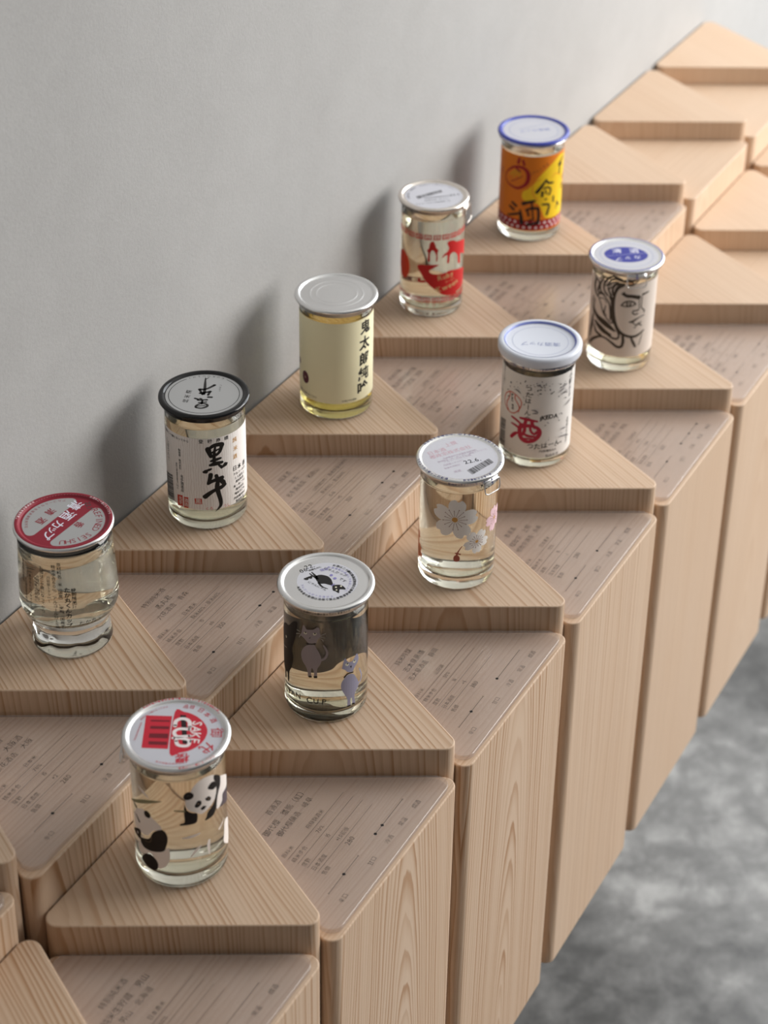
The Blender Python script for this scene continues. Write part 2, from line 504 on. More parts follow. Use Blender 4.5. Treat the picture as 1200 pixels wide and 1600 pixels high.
def prism(name, tri, z0, z1, grain, rng, bevel=.0009):
    n = 10
    o0 = inset_tri(tri, GAP/2, FIL, n); o1 = inset_tri(tri, GAP/2+bevel*.3, FIL-bevel*.3, n); o2 = inset_tri(tri, GAP/2+bevel, max(FIL-bevel, .0005), n)
    ctr = Vector((sum(p[0] for p in o0)/len(o0), sum(p[1] for p in o0)/len(o0)))
    N = len(o0)
    rings = [(o2, z0), (o0, z0+bevel), (o0, z1-bevel), (o1, z1-bevel*.3), (o2, z1)]
    V = []
    for o, z in rings: V.extend((x-ctr.x, y-ctr.y, z-z0) for x, y in o)
    # arc length, measured from the middle of each long face
    half = n//2; per = n+1
    off = [rng.choice([rng.uniform(-.02, .02), rng.uniform(.05, .12), rng.uniform(.05, .12)]) for _ in range(3)]
    if grain.get('arch') is not None: off[grain['arch']] = rng.uniform(-.012, .012)
    vo = rng.uniform(-.1, .3)
    F, UV = [], []
    def side_u(i):          # face index and signed distance for edge i -> i+1
        face = ((i-half) // per) % 3 if i >= half else 2
        return face
    fm = []
    for f in range(3):
        a = Vector(o0[f*per+n]); b = Vector(o0[((f+1)*per) % N]); fm.append(((a+b)/2, (b-a).normalized()))
    def ucoord(p, f): return (Vector(p)-fm[f][0]).dot(fm[f][1]) + off[f]
    for r in range(4):
        for i in range(N):
            j = (i+1) % N; f = side_u(i)
            F.append((r*N+i, r*N+j, (r+1)*N+j, (r+1)*N+i))
            pi, pj = o0[i], o0[j]
            za, zb = rings[r][1]-z1, rings[r+1][1]-z1
            ui, uj = ucoord(pi, f), ucoord(pj, f)
            UV += [(ui, za+vo), (uj, za+vo), (uj, zb+vo), (ui, zb+vo)]
    d = Vector(grain['dir']).normalized(); e = Vector((-d.y, d.x)); so = rng.uniform(.06, .2) if rng.random() < .8 else rng.uniform(-.02, .02)
    if grain.get('straight'): so = rng.uniform(.09, .2)
    top = [4*N+i for i in range(N)]
    F.append(tuple(top)); UV += [((Vector(p)-ctr).dot(e)+so, (Vector(p)-ctr).dot(d)+vo) for p in o2]
    F.append(tuple(range(N))[::-1]); UV += [((Vector(p)-ctr).dot(e)+so, (Vector(p)-ctr).dot(d)) for p in o2[::-1]]
    mi = [0]*(2*N) + [1]*(2*N) + [0, 0]
    if grain.get('soft'): mi[-2] = 1
    o = mesh_obj(name, V, F, [WOOD, WOOD_SOFT], uvs=UV, midx=mi)
    o.location = (ctr.x, ctr.y, z0)
    return o

def tri_high(row, k):
    ox, oy = (0, 0) if row == 1 else (-.5, -R3)
    A = ((k+ox)*S, oy*S); B = ((k+1+ox)*S, oy*S); Cc = ((k+.5+ox)*S, (oy-R3)*S)
    return [A, Cc, B]
def tri_low(row, k):
    ox, oy = (0, 0) if row == 1 else (-.5, -R3)
    P = ((k+1+ox)*S, oy*S); R = ((k+.5+ox)*S, (oy-R3)*S); Q = ((k+1.5+ox)*S, (oy-R3)*S)
    return [P, R, Q]

HIGH = {1: ZT, 2: ZT+Z2HI}; LOWP = {1: ZT+Z1LO, 2: ZT+Z2LO}
GDIR_HIGH = (-.5, -R3); GDIR_LOW = (1, 0)
CUP_AT = {(1, 0): 'red-banded cup', (1, 1): 'black-lidded cup', (1, 2): 'golden sake cup', (1, 3): 'red ramen-bowl cup', (1, 4): 'orange label cup',
          (2, 0): 'panda cup', (2, 1): 'grey cats cup', (2, 2): 'cherry blossom cup', (2, 3): 'white baseball label cup', (2, 4): 'ink-drawn face cup'}
hi_label = {(1, -2): 'tall wooden triangle block past the left edge, against the wall', (1, -1): 'tall wooden triangle block against the wall, cut by the lower left edge',
            (1, 5): 'bare tall wooden triangle block right behind the orange label cup', (1, 6): 'bare wooden triangle block second from far end, against wall', (1, 7): 'bare wooden triangle block at the far end of the wall row',
            (2, -1): 'bare wooden triangle block cut by the bottom left corner', (2, 5): 'bare wooden triangle block right behind the ink-drawn face cup', (2, 6): 'bare front-row wooden triangle block second behind the face cup', (2, 7): 'bare front-row wooden triangle block farthest from the camera, at right edge'}
lo_label = {(1, -2): 'low wooden block under the printed plate at the lower left edge', (1, 5): 'bare low wooden block two steps behind the orange label cup', (1, 6): 'bare low wooden block at the far end near the wall',
            (2, -1): 'low wooden block under the printed plate in front of the panda cup', (2, 5): 'bare low wooden block in the front row at the right edge', (2, 6): 'bare low front-row wooden block farthest behind, at right edge',
            (1, -1): 'low wooden block under the plate left of the panda cup lid'}
rng = random.Random(11)
BLOCKS = []
for row, ks in ((1, range(-2, 8)), (2, range(-1, 8))):
    for k in ks:
        o = prism('wooden_block', tri_high(row, k), ZT+ZB, HIGH[row], dict(dir=GDIR_HIGH, straight=1), rng)
        lb = hi_label.get((row, k)) or 'tall pale wooden triangle block carrying the ' + CUP_AT[(row, k)]
        o.color = ((1.1, 1.05, .95, .8, .65, .5, .4, .35, .35, .35)[max(k+1 if row == 2 else k, 0)], 1, 1, 1)  # grain fades toward the far end, overexposure put into the colour
        tag(o, lb, 'block', 'tall triangular wooden blocks'); BLOCKS.append(o)
for row, ks in ((1, range(-2, 7)), (2, range(-1, 7))):
    for k in ks:
        o = prism('wooden_block', tri_low(row, k), ZT+ZB, LOWP[row]-PT, dict(dir=GDIR_LOW, straight=1, soft=1, arch=1 if (row, k) in ((2, 1), (2, 0), (2, 4)) else None), rng)
        lb = lo_label.get((row, k)) or 'low wooden triangle block under the plate just right of the ' + CUP_AT[(row, k)]
        o.color = ((1.35, 1.25, 1.05, .75, .6, .45, .4, .35, .35, .35)[max(k+1 if row == 2 else k, 0)], 1, 1, 1)  # same fade on the low blocks, mimicking strong far-end light
        tag(o, lb, 'block', 'low triangular wooden blocks'); BLOCKS.append(o)

# traced label artwork: millimetres on the unrolled cup (u right, v up) or on the lid (x right, y away)
DESIGN = {
'kuro': [
 ('T','ink','登',(-0.3,78.4),3.6,{'b':1}),
 ('T','ink','録',(6.1,78.3),3.6,{'b':1}),
 ('T','ink','商',(12.4,78.4),3.6,{'b':1}),
 ('T','ink','標',(18.7,78.3),3.6,{'b':1}),
 ('S','ink',[(4.6,71.6),(5.6,68),(6.6,65.3)],[4.2,3.4,2.9]),
 ('S','ink',[(4.3,70.9),(8,73.9),(11.8,74.6),(15.1,74.1),(14.8,72.7),(13.2,68.4),(10.6,65.7)],[1.9,2.9,3.4,3.4,3.1,2.6,1.7]),
 ('S','ink',[(6.4,67.9),(9.7,69.6),(12.7,70.8)],[1.2,1.7,1]),
 ('S','ink',[(6.6,64.8),(9.6,66.3),(12.3,66.8)],[1.6,2.1,1.6]),
 ('S','ink',[(9.8,72.5),(9.1,68.2),(8.8,63.1),(8.9,58.7)],[1.6,2.2,2.5,2.6]),
 ('S','ink',[(6.5,61.3),(10.1,62),(13.7,62.6)],[1.7,2.5,1.8]),
 ('S','ink',[(5.8,57.8),(9.4,58.6),(14.7,58.8)],[2.1,3.6,2.3]),
 ('S','ink',[(1.1,52.1),(2.5,52.5),(3.8,53.7)],[2.1,3.4,1.6]),
 ('S','ink',[(4.9,53.9),(6.3,54.5)],[2.3,1.6]),
 ('S','ink',[(12.2,56.9),(13.8,55.3),(14.1,54.1)],[1.6,2.3,1.7]),
 ('S','ink',[(15.9,55.6),(17.4,56.3),(18.4,56.6)],[2.1,3.6,1.8]),
 ('S','ink',[(17.6,55.7),(14.8,53.9)],[2.3,0.78]),
 ('S','ink',[(5.9,49.5),(5.4,46.5),(3.9,41.8)],[3.4,3.1,2.2]),
 ('S','ink',[(3.9,41.8),(7.7,44),(14.2,45.4)],[2.1,2.9,3.6]),
 ('S','ink',[(10,48.1),(11,43.4),(10.4,38.3),(11.2,32.8),(12.6,26.4),(12.7,21.9),(10.9,19.1),(8.5,16.9)],[2.9,3.1,3.6,3.4,3.1,2.6,1.6,0.39]),
 ('S','ink',[(12.5,44.1),(14.9,41.6),(16.2,38.9)],[2.6,3.9,2.6]),
 ('S','ink',[(1.4,30.6),(4.9,33.5),(8.7,35.7),(13.3,37.2),(16.3,38.9)],[3.9,3.4,2.9,3.4,2.9]),
 ('T','ink','製造者\u3000株式会社',(-17.6,59.7),2.2,{'v':1,'b':1}),
 ('T','ink','名手酒造店',(-16.4,38.9),3,{'v':1,'b':1}),
 ('T','ink','和歌山県海南市黒江八四六',(-21,43.7),1.9,{'v':1}),
 ('T','ink','しぼりたて',(-31.5,61.2),4,{'v':1}),
 ('T','ink','お酒は二十歳になってから',(-23,77.2),2.3,{'b':1}),
 ('T','seal','くろ',(4,19.9),3,{}),
 ('T','seal','うし',(17.6,20.1),3,{}),
 ('T','gold','純',(26.3,73.7),4.4,{'b':1}),
 ('T','gold','米',(26.9,66.2),4.4,{'b':1}),
 ('T','gold','酒',(26.2,59.2),4.4,{'b':1}),
 ('T','ink','日',(25.6,49),4.6,{'b':1}),
 ('T','ink','本',(30.7,48.7),4.6,{'b':1}),
 ('T','ink','酒',(36.9,48),4.6,{'b':1}),
 ('T','ink','アルコール分',(31.4,43.8),2.5,{'b':1}),
 ('T','ink','１５度以上',(31.2,40.2),2.5,{'b':1}),
 ('T','ink','原材料名',(31.1,36.9),2.5,{'b':1}),
 ('T','ink','米・米こうじ',(31.2,33.4),2.5,{'b':1}),
 ('T','ink','精米歩合',(31,30.1),2.5,{'b':1}),
 ('T','ink','麹米五〇％',(30.9,26.7),2.5,{'b':1}),
 ('T','ink','内容量180ml',(30.7,23),2.5,{'b':1}),
 ('T','ink','製造年月',(30.6,19.7),2.5,{'b':1}),
 ('P','seal',[(-21.5,27.3),(-16.4,28.3),(-16.4,18.6),(-21.6,17.7)]),
 ('P','seal',[(-15.3,27.6),(-11.5,28.2),(-11.6,18.6),(-15.5,18.1)]),
 ('P','seal',[(-6.5,28.5),(-1.2,28.8),(-1.1,23.9),(-6.5,23.7)]),
 ('T','paper','名手',(-18.6,23.3),3.6,{'v':1,'b':1}),
 ('T','paper','酒造',(-13.4,23.2),3.6,{'v':1,'b':1}),
 ('T','paper','黒',(-3.8,26.2),4.6,{'b':1}),
 ('P','bar',[(-42.1,37.2),(-26.5,41.7),(-25.4,17.3),(-42.1,11.4)]),
],
'kuro_lid': [
 ('T','ink','純',(-12.4,-9.4),4.6,{'b':1,'a':170}),
 ('T','ink','米',(-11.9,-3.2),4.6,{'b':1,'a':170}),
 ('T','ink','酒',(-11.3,3.2),4.6,{'b':1,'a':170}),
 ('T','ink','くろうし',(10.9,9.1),2.4,{'v':1,'a':180}),
 ('T','ink','KUROUSHI',(0,0),2.6,{'arc':(25.6,63,3.6)}),
 ('S','ink',[(-4.2,-17.9),(-4.1,-15.3),(-0.7,-12.5),(3.1,-13.5),(3.6,-16.4),(-0.1,-18.9),(-3.9,-18.2)],[1.8,1.6,1.5,1.8,2,1.8,1.5]),
 ('S','ink',[(-3.1,-16.1),(2,-15.3)],1.2),
 ('S','ink',[(-0.4,-13.1),(-0.4,-8.4)],1.6),
 ('S','ink',[(-2.7,-11.4),(2.5,-10.4)],1.5),
 ('S','ink',[(-3.6,-8),(2.8,-7.4)],1.8),
 ('S','ink',[(-6,-5.7),(-3.7,-6.8)],1.8),
 ('S','ink',[(-2.3,-5.9),(-1.3,-6.3)],1.6),
 ('S','ink',[(3.4,-3.6),(5.9,-3.7)],2),
 ('S','ink',[(-1,23.2),(-0.6,15.3),(-0.1,6.9),(-0.1,0.4)],[0.66,1.8,2.2,2.2]),
 ('S','ink',[(1.5,23.6),(-0.7,21.4)],[0.44,1.1]),
 ('S','ink',[(-3.8,6.8),(1.1,7.6),(6.5,13.2)],[2.6,2,2.4]),
 ('S','ink',[(-3,1.5),(0.9,2.8),(4.2,4.1)],[2,2.2,2.4]),
 ('S','ink',[(3.1,-0.7),(3.9,3.8)],1.9),
 ('S','ink',[(-1,-0.2),(-3.7,6.2)],1.8),
],
'cat': [
 ('P','catgrey',[(-16.3,75.2),(-15.5,79.7),(-14.6,82.6),(-13.4,81.3),(-12.3,79.6),(-10.3,79.9),(-7.8,80.6),(-6.2,81.8),(-4.8,83.1),(-3.3,82.3),(-3,78.5),(-2.5,75.9),(-4.4,73),(-5.3,70.5),(-5.9,69.5),(-10.4,68.4),(-12.4,69.8),(-14.8,71.9),(-17,72.9)]),
 ('P','catgrey',[(-10.7,67.1),(-6.9,68.1),(-5.3,65.2),(-3.2,61.2),(-2,56.3),(-2.6,52.4),(-4.8,47.8),(-5.1,41.1),(-7.3,40.5),(-7,43.9),(-8.1,47.5),(-8.9,47.3),(-9.2,43.3),(-8.9,40.3),(-11.3,39.7),(-11.7,44.1),(-12.9,47.6),(-15.7,51.9),(-16.7,56.8),(-15.7,61.2),(-13.5,64.8)]),
 ('S','catgrey',[(-2.3,55.5),(0.2,57.2),(1.7,60.3),(1.6,63.8),(-0.4,68)],[1.6,1.7,1.6,1.4,1.1]),
 ('S','catblack',[(-12.4,67.7),(-8.8,68.2),(-6.2,69.2)],1),
 ('P','catblack',[(-11.6,40.1),(-9.9,40.9),(-8.6,40.7),(-8.7,39.7),(-10.6,39.1)]),
 ('P','catblack',[(-7.6,40.9),(-5.7,41.8),(-4.7,41.5),(-5,40),(-7,39.6)]),
 ('P','eye',[(-14.7,76.2),(-13,77.2),(-11.7,76.6),(-12.7,75.3),(-14,75.3)]),
 ('P','eye',[(-7.8,77.5),(-6.2,78.4),(-5,78.1),(-5.6,76.5),(-7.1,76)]),
 ('E','catblack',(-13,76.8),0.55,0.6),
 ('E','catblack',(-6.3,77.8),0.55,0.6),
 ('P','catblack',[(-10.6,72.5),(-9.3,74.4),(-9.7,72.6)]),
 ('S','pale',[(-20.2,75.9),(-17.4,75.8)],0.35),
 ('S','pale',[(-20.6,72.6),(-17.6,74.1)],0.35),
 ('S','pale',[(-18.2,70.4),(-17.2,73.2)],0.35),
 ('S','pale',[(-2.2,76.7),(0.8,78.3)],0.35),
 ('S','pale',[(-2,75.4),(0.6,74.7)],0.35),
 ('S','pale',[(-2.2,74),(-0.7,72.2)],0.35),
 ('P','catblue',[(12.3,48.4),(13.3,52.7),(14.3,55),(15.9,52.1),(17.3,50.5),(20.2,50.2),(22.1,52.2),(24.3,54.5),(26,49.6),(24.8,46.4),(22.6,44.2),(21,41.9),(20.2,41),(16.5,42.3),(14.4,44.9),(12,46.9)]),
 ('P','catblue',[(16.8,40),(21,38.5),(24,33.5),(26.2,28.2),(25.5,24.7),(23.3,22),(22.2,18.7),(22.9,11.8),(20.4,12.9),(20.2,17),(19.2,18.7),(18.7,16.6),(18.9,12.5),(16.3,12.9),(16.2,18.5),(13.8,24.3),(11.6,29.7),(11.7,34.4),(14,38)]),
 ('S','catblue',[(25.7,27.3),(28.5,29.1),(29.3,33.2),(26.8,40.1)],[1.4,1.3,1.2,0.9]),
 ('S','catblack',[(13.8,38.8),(16.5,40.9),(20.8,40.2)],[1.2,1.1,1]),
 ('P','catblack',[(15.9,13),(18.7,12.9),(18.9,11.5),(16.6,11.7)]),
 ('P','catblack',[(20,13.3),(22.3,12.8),(22.6,11.4),(20.4,12)]),
 ('P','eye',[(14.3,49.9),(15.9,50.4),(17.5,48.5),(16.3,47.7),(14.9,48.4)]),
 ('P','eye',[(20.6,49.5),(22.4,50.1),(23.5,48.6),(22.2,47.5),(20.8,48.2)]),
 ('E','catblack',(16.1,49.6),0.5,0.6),
 ('E','catblack',(22.1,49.4),0.5,0.6),
 ('P','catblack',[(18.3,46.6),(19.6,46.5),(19,44.5)]),
 ('P','catblack',[(-41,66.2),(-33.6,73.1),(-29.1,74.3),(-23.6,80.9),(-19.7,81.9),(-20.6,74.2),(-22.4,66.2),(-25,57),(-24.1,49.7),(-25.8,40.8),(-28.7,34.8),(-29.5,26.3),(-31.2,25.9),(-31.8,31.8),(-33.5,31.3),(-34.1,25.7),(-36.3,25.2),(-37,30.9),(-43.3,37),(-43.3,51.2)]),
 ('E','eye',(-43.3,57.5),0.6,1.2),
 ('E','eye',(-33.1,61.9),0.9,1.1),
 ('S','pale',[(-43.3,48.1),(-32.5,52.9)],0.4),
 ('T','ink','N',(-34.6,16.1),6,{'b':1,'a':-8}),
 ('T','ink','Y',(-29.1,17.5),6,{'b':1,'a':-5}),
 ('T','ink','A',(-24.6,18.6),6,{'b':1,'a':4}),
 ('T','ink','N',(-19.6,19.6),6,{'b':1}),
 ('T','ink','C',(-10.5,19.6),6.5,{'b':1,'a':6}),
 ('T','ink','U',(-5.8,19.7),5.4,{'b':1}),
 ('T','ink','P',(-0.2,19.9),6,{'b':1,'a':-5}),
 ('E','pale',(24.4,91),0.6,0.7),
 ('E','pale',(45.6,58.1),0.6,1),
],
'cat_lid': [
 ('P','catblack',[(-7.4,5.9),(-4.9,7.7),(-1.9,7.6),(1.2,6.1),(3.3,3.2),(4.6,-1.3),(4.8,-3.1),(2.8,-3.4),(-0.9,-2),(-3.9,-2.1),(-6.5,1.4)]),
 ('S','catblack',[(-6.7,5.4),(-8.6,8.4),(-10,10.4)],[2,1.2,0.9]),
 ('S','catblack',[(-6,3.4),(-9.2,6.5),(-11.4,9)],[2,1.2,0.8]),
 ('S','catblack',[(-4.9,-1.1),(-2.6,-5),(1.5,-7.6)],[1.6,1.2,0.6]),
 ('P','catblack',[(4.4,-5.3),(5.3,-3.3),(10.4,-3.1),(13.6,-7.6),(10.9,-7.9),(9.4,-8.2),(9.1,-12.1),(6.7,-10.2),(5,-9.3)]),
 ('S','lilac',[(3.8,-4.1),(5.8,-2.1)],0.9),
 ('E','eye',(6.9,-5.7),0.7,0.8),
 ('E','eye',(10.3,-4.4),0.7,0.8),
 ('E','eye',(7.4,-8.7),0.6,0.7),
 ('T','ink','22.',(-12,17),5.4,{'a':25}),
 ('T','ink','06',(-15.9,12.4),5.2,{'a':35}),
 ('T','ink','特撰もみじ',(-8,14.5),2,{'a':30,'b':1}),
 ('T','lilac','猫様',(-1.8,13.7),3,{'a':20}),
 ('T','ink','にゃんかっぷ',(6,11.4),3,{'a':-28}),
 ('T','ink','です',(11.2,2.4),3,{'a':-40}),
 ('E','lilac',(3.3,7.5),1.1,1.2),
 ('E','lilac',(5.9,4),1.1,1.2),
 ('T','ink','♥♥',(-11.8,3.7),3,{'a':35,'b':1}),
 ('T','ink','にゃんにゃん',(-5.6,-4.6),2.6,{'a':-35}),
 ('T','ink','お酒は二十歳になってから',(0,0),2.3,{'arc':(19.3,75,-2.5),'b':1}),
 ('T','ink','志太泉酒造株式会社静岡県藤枝市',(0,0),2.3,{'arc':(19.3,40,-2.5),'b':1}),
 ('T','ink','未成年者の飲酒は法律で禁止されています',(0,0),2.3,{'arc':(19.3,200,2.5),'b':1}),
 ('T','lilac','飲酒運転は絶対にやめましょう',(0,0),2.1,{'arc':(16.4,85,-2.6)}),
 ('T','lilac','アルコール分十五度以上',(0,0),2.1,{'arc':(16.4,195,2.6)}),
],
'panda': [
 ('P','pwhite',[(-33.3,44.9),(-30.5,52),(-26.8,56.2),(-22,58.9),(-19,58.8),(-15.3,57),(-12,54.6),(-8,50.5),(-9.1,47.8),(-13.8,46),(-18.2,40.1),(-23.1,38.5),(-27.4,38),(-31.6,38.5)]),
 ('P','pwhite',[(-28.8,31.4),(-25.4,29.3),(-17.8,28.9),(-10,30.2),(-6.7,32),(-4.2,34.9),(-3.5,30.2),(-4,24.6),(-6,19.8),(-8.7,17),(-12,15.8),(-13,21.7),(-17.2,25.6),(-22.5,21.8),(-28,20.8)]),
 ('P','pblack',[(-13.9,44.4),(-9.1,48.5),(-6,47.9),(-4.5,43.5),(-4.9,38.7),(-6.3,33.7),(-8,31),(-12,29.2),(-17.8,27.6),(-22.6,27.4),(-25.4,29.3),(-25.6,33.1),(-21.5,35.3),(-17.2,37.9)]),
 ('P','pblack',[(-25.4,17.2),(-22,22.3),(-17.2,24.8),(-13.7,23.1),(-11.8,19.9),(-12.1,15.7),(-14.2,13),(-18,12.7),(-21.7,13.5),(-24.8,15.3)]),
 ('P','pblack',[(-36.5,31.7),(-29.4,38),(-25.1,39),(-25.7,32.2),(-28.1,31.1),(-32.6,31.2)]),
 ('S','pblack',[(-31.8,24.7),(-30.5,20.3),(-26.4,18)],[1.5,1.6,1.2]),
 ('E','pwhite',(-29.1,34.7),0.8,1),
 ('E','pwhite',(-23.5,35.8),0.8,1.2),
 ('P','pblack',[(-20.3,58),(-18,60),(-15.6,58.8),(-15.4,56.2),(-17,54.7),(-19.7,54.9)]),
 ('S','pblack',[(-33.3,56.8),(-28.7,55.9)],[1.6,2.2]),
 ('S','pblack',[(-29.5,49),(-26,46.2)],[1.4,2]),
 ('E','pblack',(-33.4,47.6),0.6,1),
 ('S','pgrey',[(-15.5,41.6),(-16.6,35.5),(-21.2,33.9)],0.35),
 ('P','pwhite',[(10.6,78.8),(12.9,82.6),(16.7,85.5),(21.5,86),(27.7,83.4),(28.7,76.5),(29.3,69.8),(28.2,65.3),(25,62.1),(20.4,59.7),(17,58.9),(13.3,61.7),(9.2,64.6),(7.4,69.7),(7.7,74.2)]),
 ('P','pwhite',[(34.1,77.6),(48.7,66),(48.6,64.4),(48.6,57.4),(40.9,59.9),(37.6,56.6),(34.6,54.6),(29.1,55.2),(30,63.1),(31.4,70.5)]),
 ('P','pblack',[(27.2,82.9),(33.5,78.4),(33.7,71.7),(30.6,65.7),(29.3,60.5),(28.7,56.3),(25.4,52.5),(19.4,52.3),(20.6,54.9),(21.8,58.1),(25.8,60.8),(28.2,66),(29.4,71.3)]),
 ('P','pblack',[(6.8,69.8),(8.1,64.9),(11.2,62.1),(14.2,60.6),(14.3,55.8),(13,53.3),(8.8,53.1),(3.6,53.4),(3.9,54.8),(6.3,56),(6.2,63)]),
 ('P','pblack',[(6.2,76.1),(7.7,78.8),(10.3,79),(12.5,76.6),(12.1,74.1),(9.8,73.1),(7.2,73.7)]),
 ('P','pblack',[(22.2,76.8),(25,79.2),(27.9,78),(29.5,74.3),(27.2,72.6),(23.6,74.6)]),
 ('P','pblack',[(13,67.2),(14.9,70.2),(17.1,69.3),(17.3,66.8),(15.3,65.1),(13.5,65.5)]),
 ('P','pblack',[(20,69.6),(22.6,70.1),(24.6,67.5),(23.6,65.8),(20.7,67.4)]),
 ('P','pblack',[(16.5,63.4),(18.5,64.6),(20.9,63.3),(19.1,61.6),(17.4,61.7)]),
 ('E','pgrey',(15.2,67.8),0.5,0.6),
 ('E','pgrey',(22.4,68.1),0.5,0.6),
 ('P','pgrey2',[(36.4,61.6),(44,60.2),(48.6,58.2),(48.7,47.2),(37.3,52.2),(32.1,54.3),(35.4,57)]),
 ('P','pwhite',[(38.8,38.2),(48.7,29.6),(45.3,14.3),(38.9,18.2),(35.5,22.8),(36.4,29.2)]),
 ('S','pwhite',[(37.2,40.5),(30.7,37.4)],[0.6,1.2]),
 ('S','pgrey2',[(48.7,38.4),(43.6,36.1)],1.4),
 ('S','pwhite',[(-24.1,75.9),(-19.6,73.9),(-16,71.4)],[1.2,2.2,0.6]),
 ('S','pwhite',[(4.3,43),(9.6,43.1),(15.3,44)],[0.6,2,1]),
 ('S','pwhite',[(21.6,34.6),(21.1,30.2),(21.5,23.5)],[2,2.2,0.5]),
 ('S','pwhite',[(15.7,33.6),(12.5,31),(9,26.6)],[1,1.8,0.5]),
 ('S','pgreen',[(-37.6,54.8),(-19.3,66.8),(-7.3,72)],[1,2.8,0.6]),
 ('S','pgreen',[(0.6,65.6),(6.3,64.7)],[0.8,1.6]),
],
'panda_lid': [
 ('P','pred',[(-20.2,16.6),(-4.2,16.3),(-3.6,-13.2),(-19.5,-12.7)]),
 ('P','pred',[(-3,20.1),(2.7,20.4),(8.5,18.1),(13.9,13.4),(17.5,7.5),(18.6,2),(17.4,-4.3),(14.3,-9.8),(9.8,-14),(4,-16.3),(-2.3,-16.7)]),
 ('P','plid2',[(-16.4,7),(-4.9,6.9),(-4.8,4.3),(-16.3,4.4)]),
 ('P','plid2',[(-16.2,0.3),(-4.7,0.3),(-4.6,-3.9),(-16.2,-3.7)]),
 ('P','plid2',[(-15.9,-6.6),(-4.6,-6.9),(-4.6,-9.9),(-15.8,-9.6)]),
 ('P','plid2',[(-16.8,12.5),(-5.2,12.4),(-5.1,11),(-16.7,11.1)]),
 ('P','pblk',[(0.5,17.6),(4.2,17.3),(4.5,11.7),(1.3,12.1)]),
 ('P','pblk',[(1.6,12.6),(4.7,12.7),(7.8,-8.7),(4.7,-8.3)]),
 ('S','pwht',[(7.5,6.3),(7,10.9),(4.6,13.6),(1.2,13.9),(-1.4,11.6),(-1.5,7.4)],2.5),
 ('S','pwht',[(7.7,4.5),(1.8,4.8),(-1.1,2.8),(-1.1,0.1),(1.3,-2.1),(8.3,-1.4)],2.3),
 ('S','pwht',[(-1.3,-3.5),(5.2,-4),(8.4,-5.5),(8.2,-9.5),(5.2,-10.5),(1.8,-9.3),(0.5,-5.7)],2.3),
 ('T','pwht','S',(11.9,9.9),8,{'b':1,'a':-97}),
 ('T','pwht','A',(11.6,4.6),8,{'b':1,'a':-97}),
 ('T','pwht','K',(11.9,-0.9),8,{'b':1,'a':-97}),
 ('T','pwht','E',(11.9,-5.8),8,{'b':1,'a':-97}),
 ('T','pred','御',(24.4,2.2),8.8,{'b':1,'a':-92}),
 ('T','pred','代',(19.6,-11.6),8.8,{'b':1,'a':-140}),
 ('T','pred','櫻',(5.8,-20.9),8.8,{'b':1,'a':-175}),
 ('T','pred','日',(12.9,22),4.4,{'a':-30}),
 ('T','pred','本',(17.1,18.1),4.4,{'a':-42}),
 ('T','pred','酒',(21.3,13.1),4.4,{'a':-60}),
 ('T','pred','品',(3.4,25.2),3.6,{'a':-10}),
 ('T','pred','目',(7.2,24.9),3.6,{'a':-16}),
 ('T','pred','未成年者の飲酒は法律で禁止',(-23.3,1.8),1.3,{'a':-98}),
 ('T','pred','飲酒は二十歳になってから',(0,0),1.6,{'arc':(26,150,-1.7)}),
 ('T','pred','御代櫻醸造株式会社',(0,0),1.6,{'arc':(26,250,2)}),
],
'sakura': [
 ('E','mk1',(-3,64.9),1,1),
 ('E','mk2',(14.5,43.6),1,1),
 ('E','mk3',(-46.1,29.6),1,1),
 ('E','mk4',(28,55.7),1,1),
 ('E','mk5',(-42.2,20.5),1,1),
 ('P','bud',[(-3.3,30.8),(-2.2,33.4),(0.6,33),(1.5,30.1),(0.3,27.9),(-2.4,27.8)]),
 ('S','bud',[(-1,33),(0.1,36.9),(2.8,41.7)],[1.6,1,0.5]),
 ('S','bud',[(-1.7,35.4),(1.5,34.5)],1.2),
],
'sakura_lid': [
 ('T','navy','22.6.',(8.7,-3.8),6,{'b':1,'a':24}),
 ('P','bar',[(4.6,-16.8),(20.9,-0.6),(24.6,-5.4),(8.6,-22.2)]),
 ('T','pinkink','日本酒',(-17.4,7.5),5.2,{'a':30}),
 ('T','pinkink','上撰',(-6.8,18.3),5.2,{'a':30}),
 ('T','pinkink','櫻政宗株式会社',(-7,7.3),5,{'a':29}),
 ('T','pinkink2','兵庫県神戸市東灘区魚崎南町',(-0.1,4.6),2.2,{'a':28}),
 ('T','pinkink2','原材料名・米・米こうじ・醸造アルコール',(1.8,3),2.2,{'a':28}),
 ('T','pinkink2','アルコール分十五度',(-2.1,-1.2),2.6,{'a':28}),
 ('T','pinkink2','内容量１８０ｍｌ',(-4.7,-6.9),2.2,{'a':28}),
 ('T','pinkink2','製造年月別記',(-6,-12.1),2.2,{'a':28}),
 ('T','pinkink2','清酒',(-2.4,-18.1),3,{'a':28}),
 ('T','navyink','お燗をする場合は、必ずキャップを取って下さい',(0,0),3.2,{'arc':(31,147,-3.5),'b':1,'z':1}),
 ('T','navyink','飲酒は二十歳になってから',(0,0),2.6,{'arc':(31,250,-3),'b':1,'z':1}),
 ('T','navyink','飲酒運転は法律で禁止されています',(0,0),2.4,{'arc':(31,275,2.6),'b':1,'z':1}),
],
'kitaro': [
 ('T','ink','鬼',(27.7,81.5),12.4,{'b':2}),
 ('T','ink','太',(26.9,67.1),12.4,{'b':2}),
 ('T','ink','郎',(26.5,52.8),12.4,{'b':2}),
 ('T','ink','純',(25.8,39.4),12.4,{'b':2}),
 ('T','ink','吟',(25.1,26.4),12.4,{'b':2}),
 ('E','maroon',(-28,33.6),4.4,5.6),
 ('E','maroon2',(-28,33.6),0.8,1),
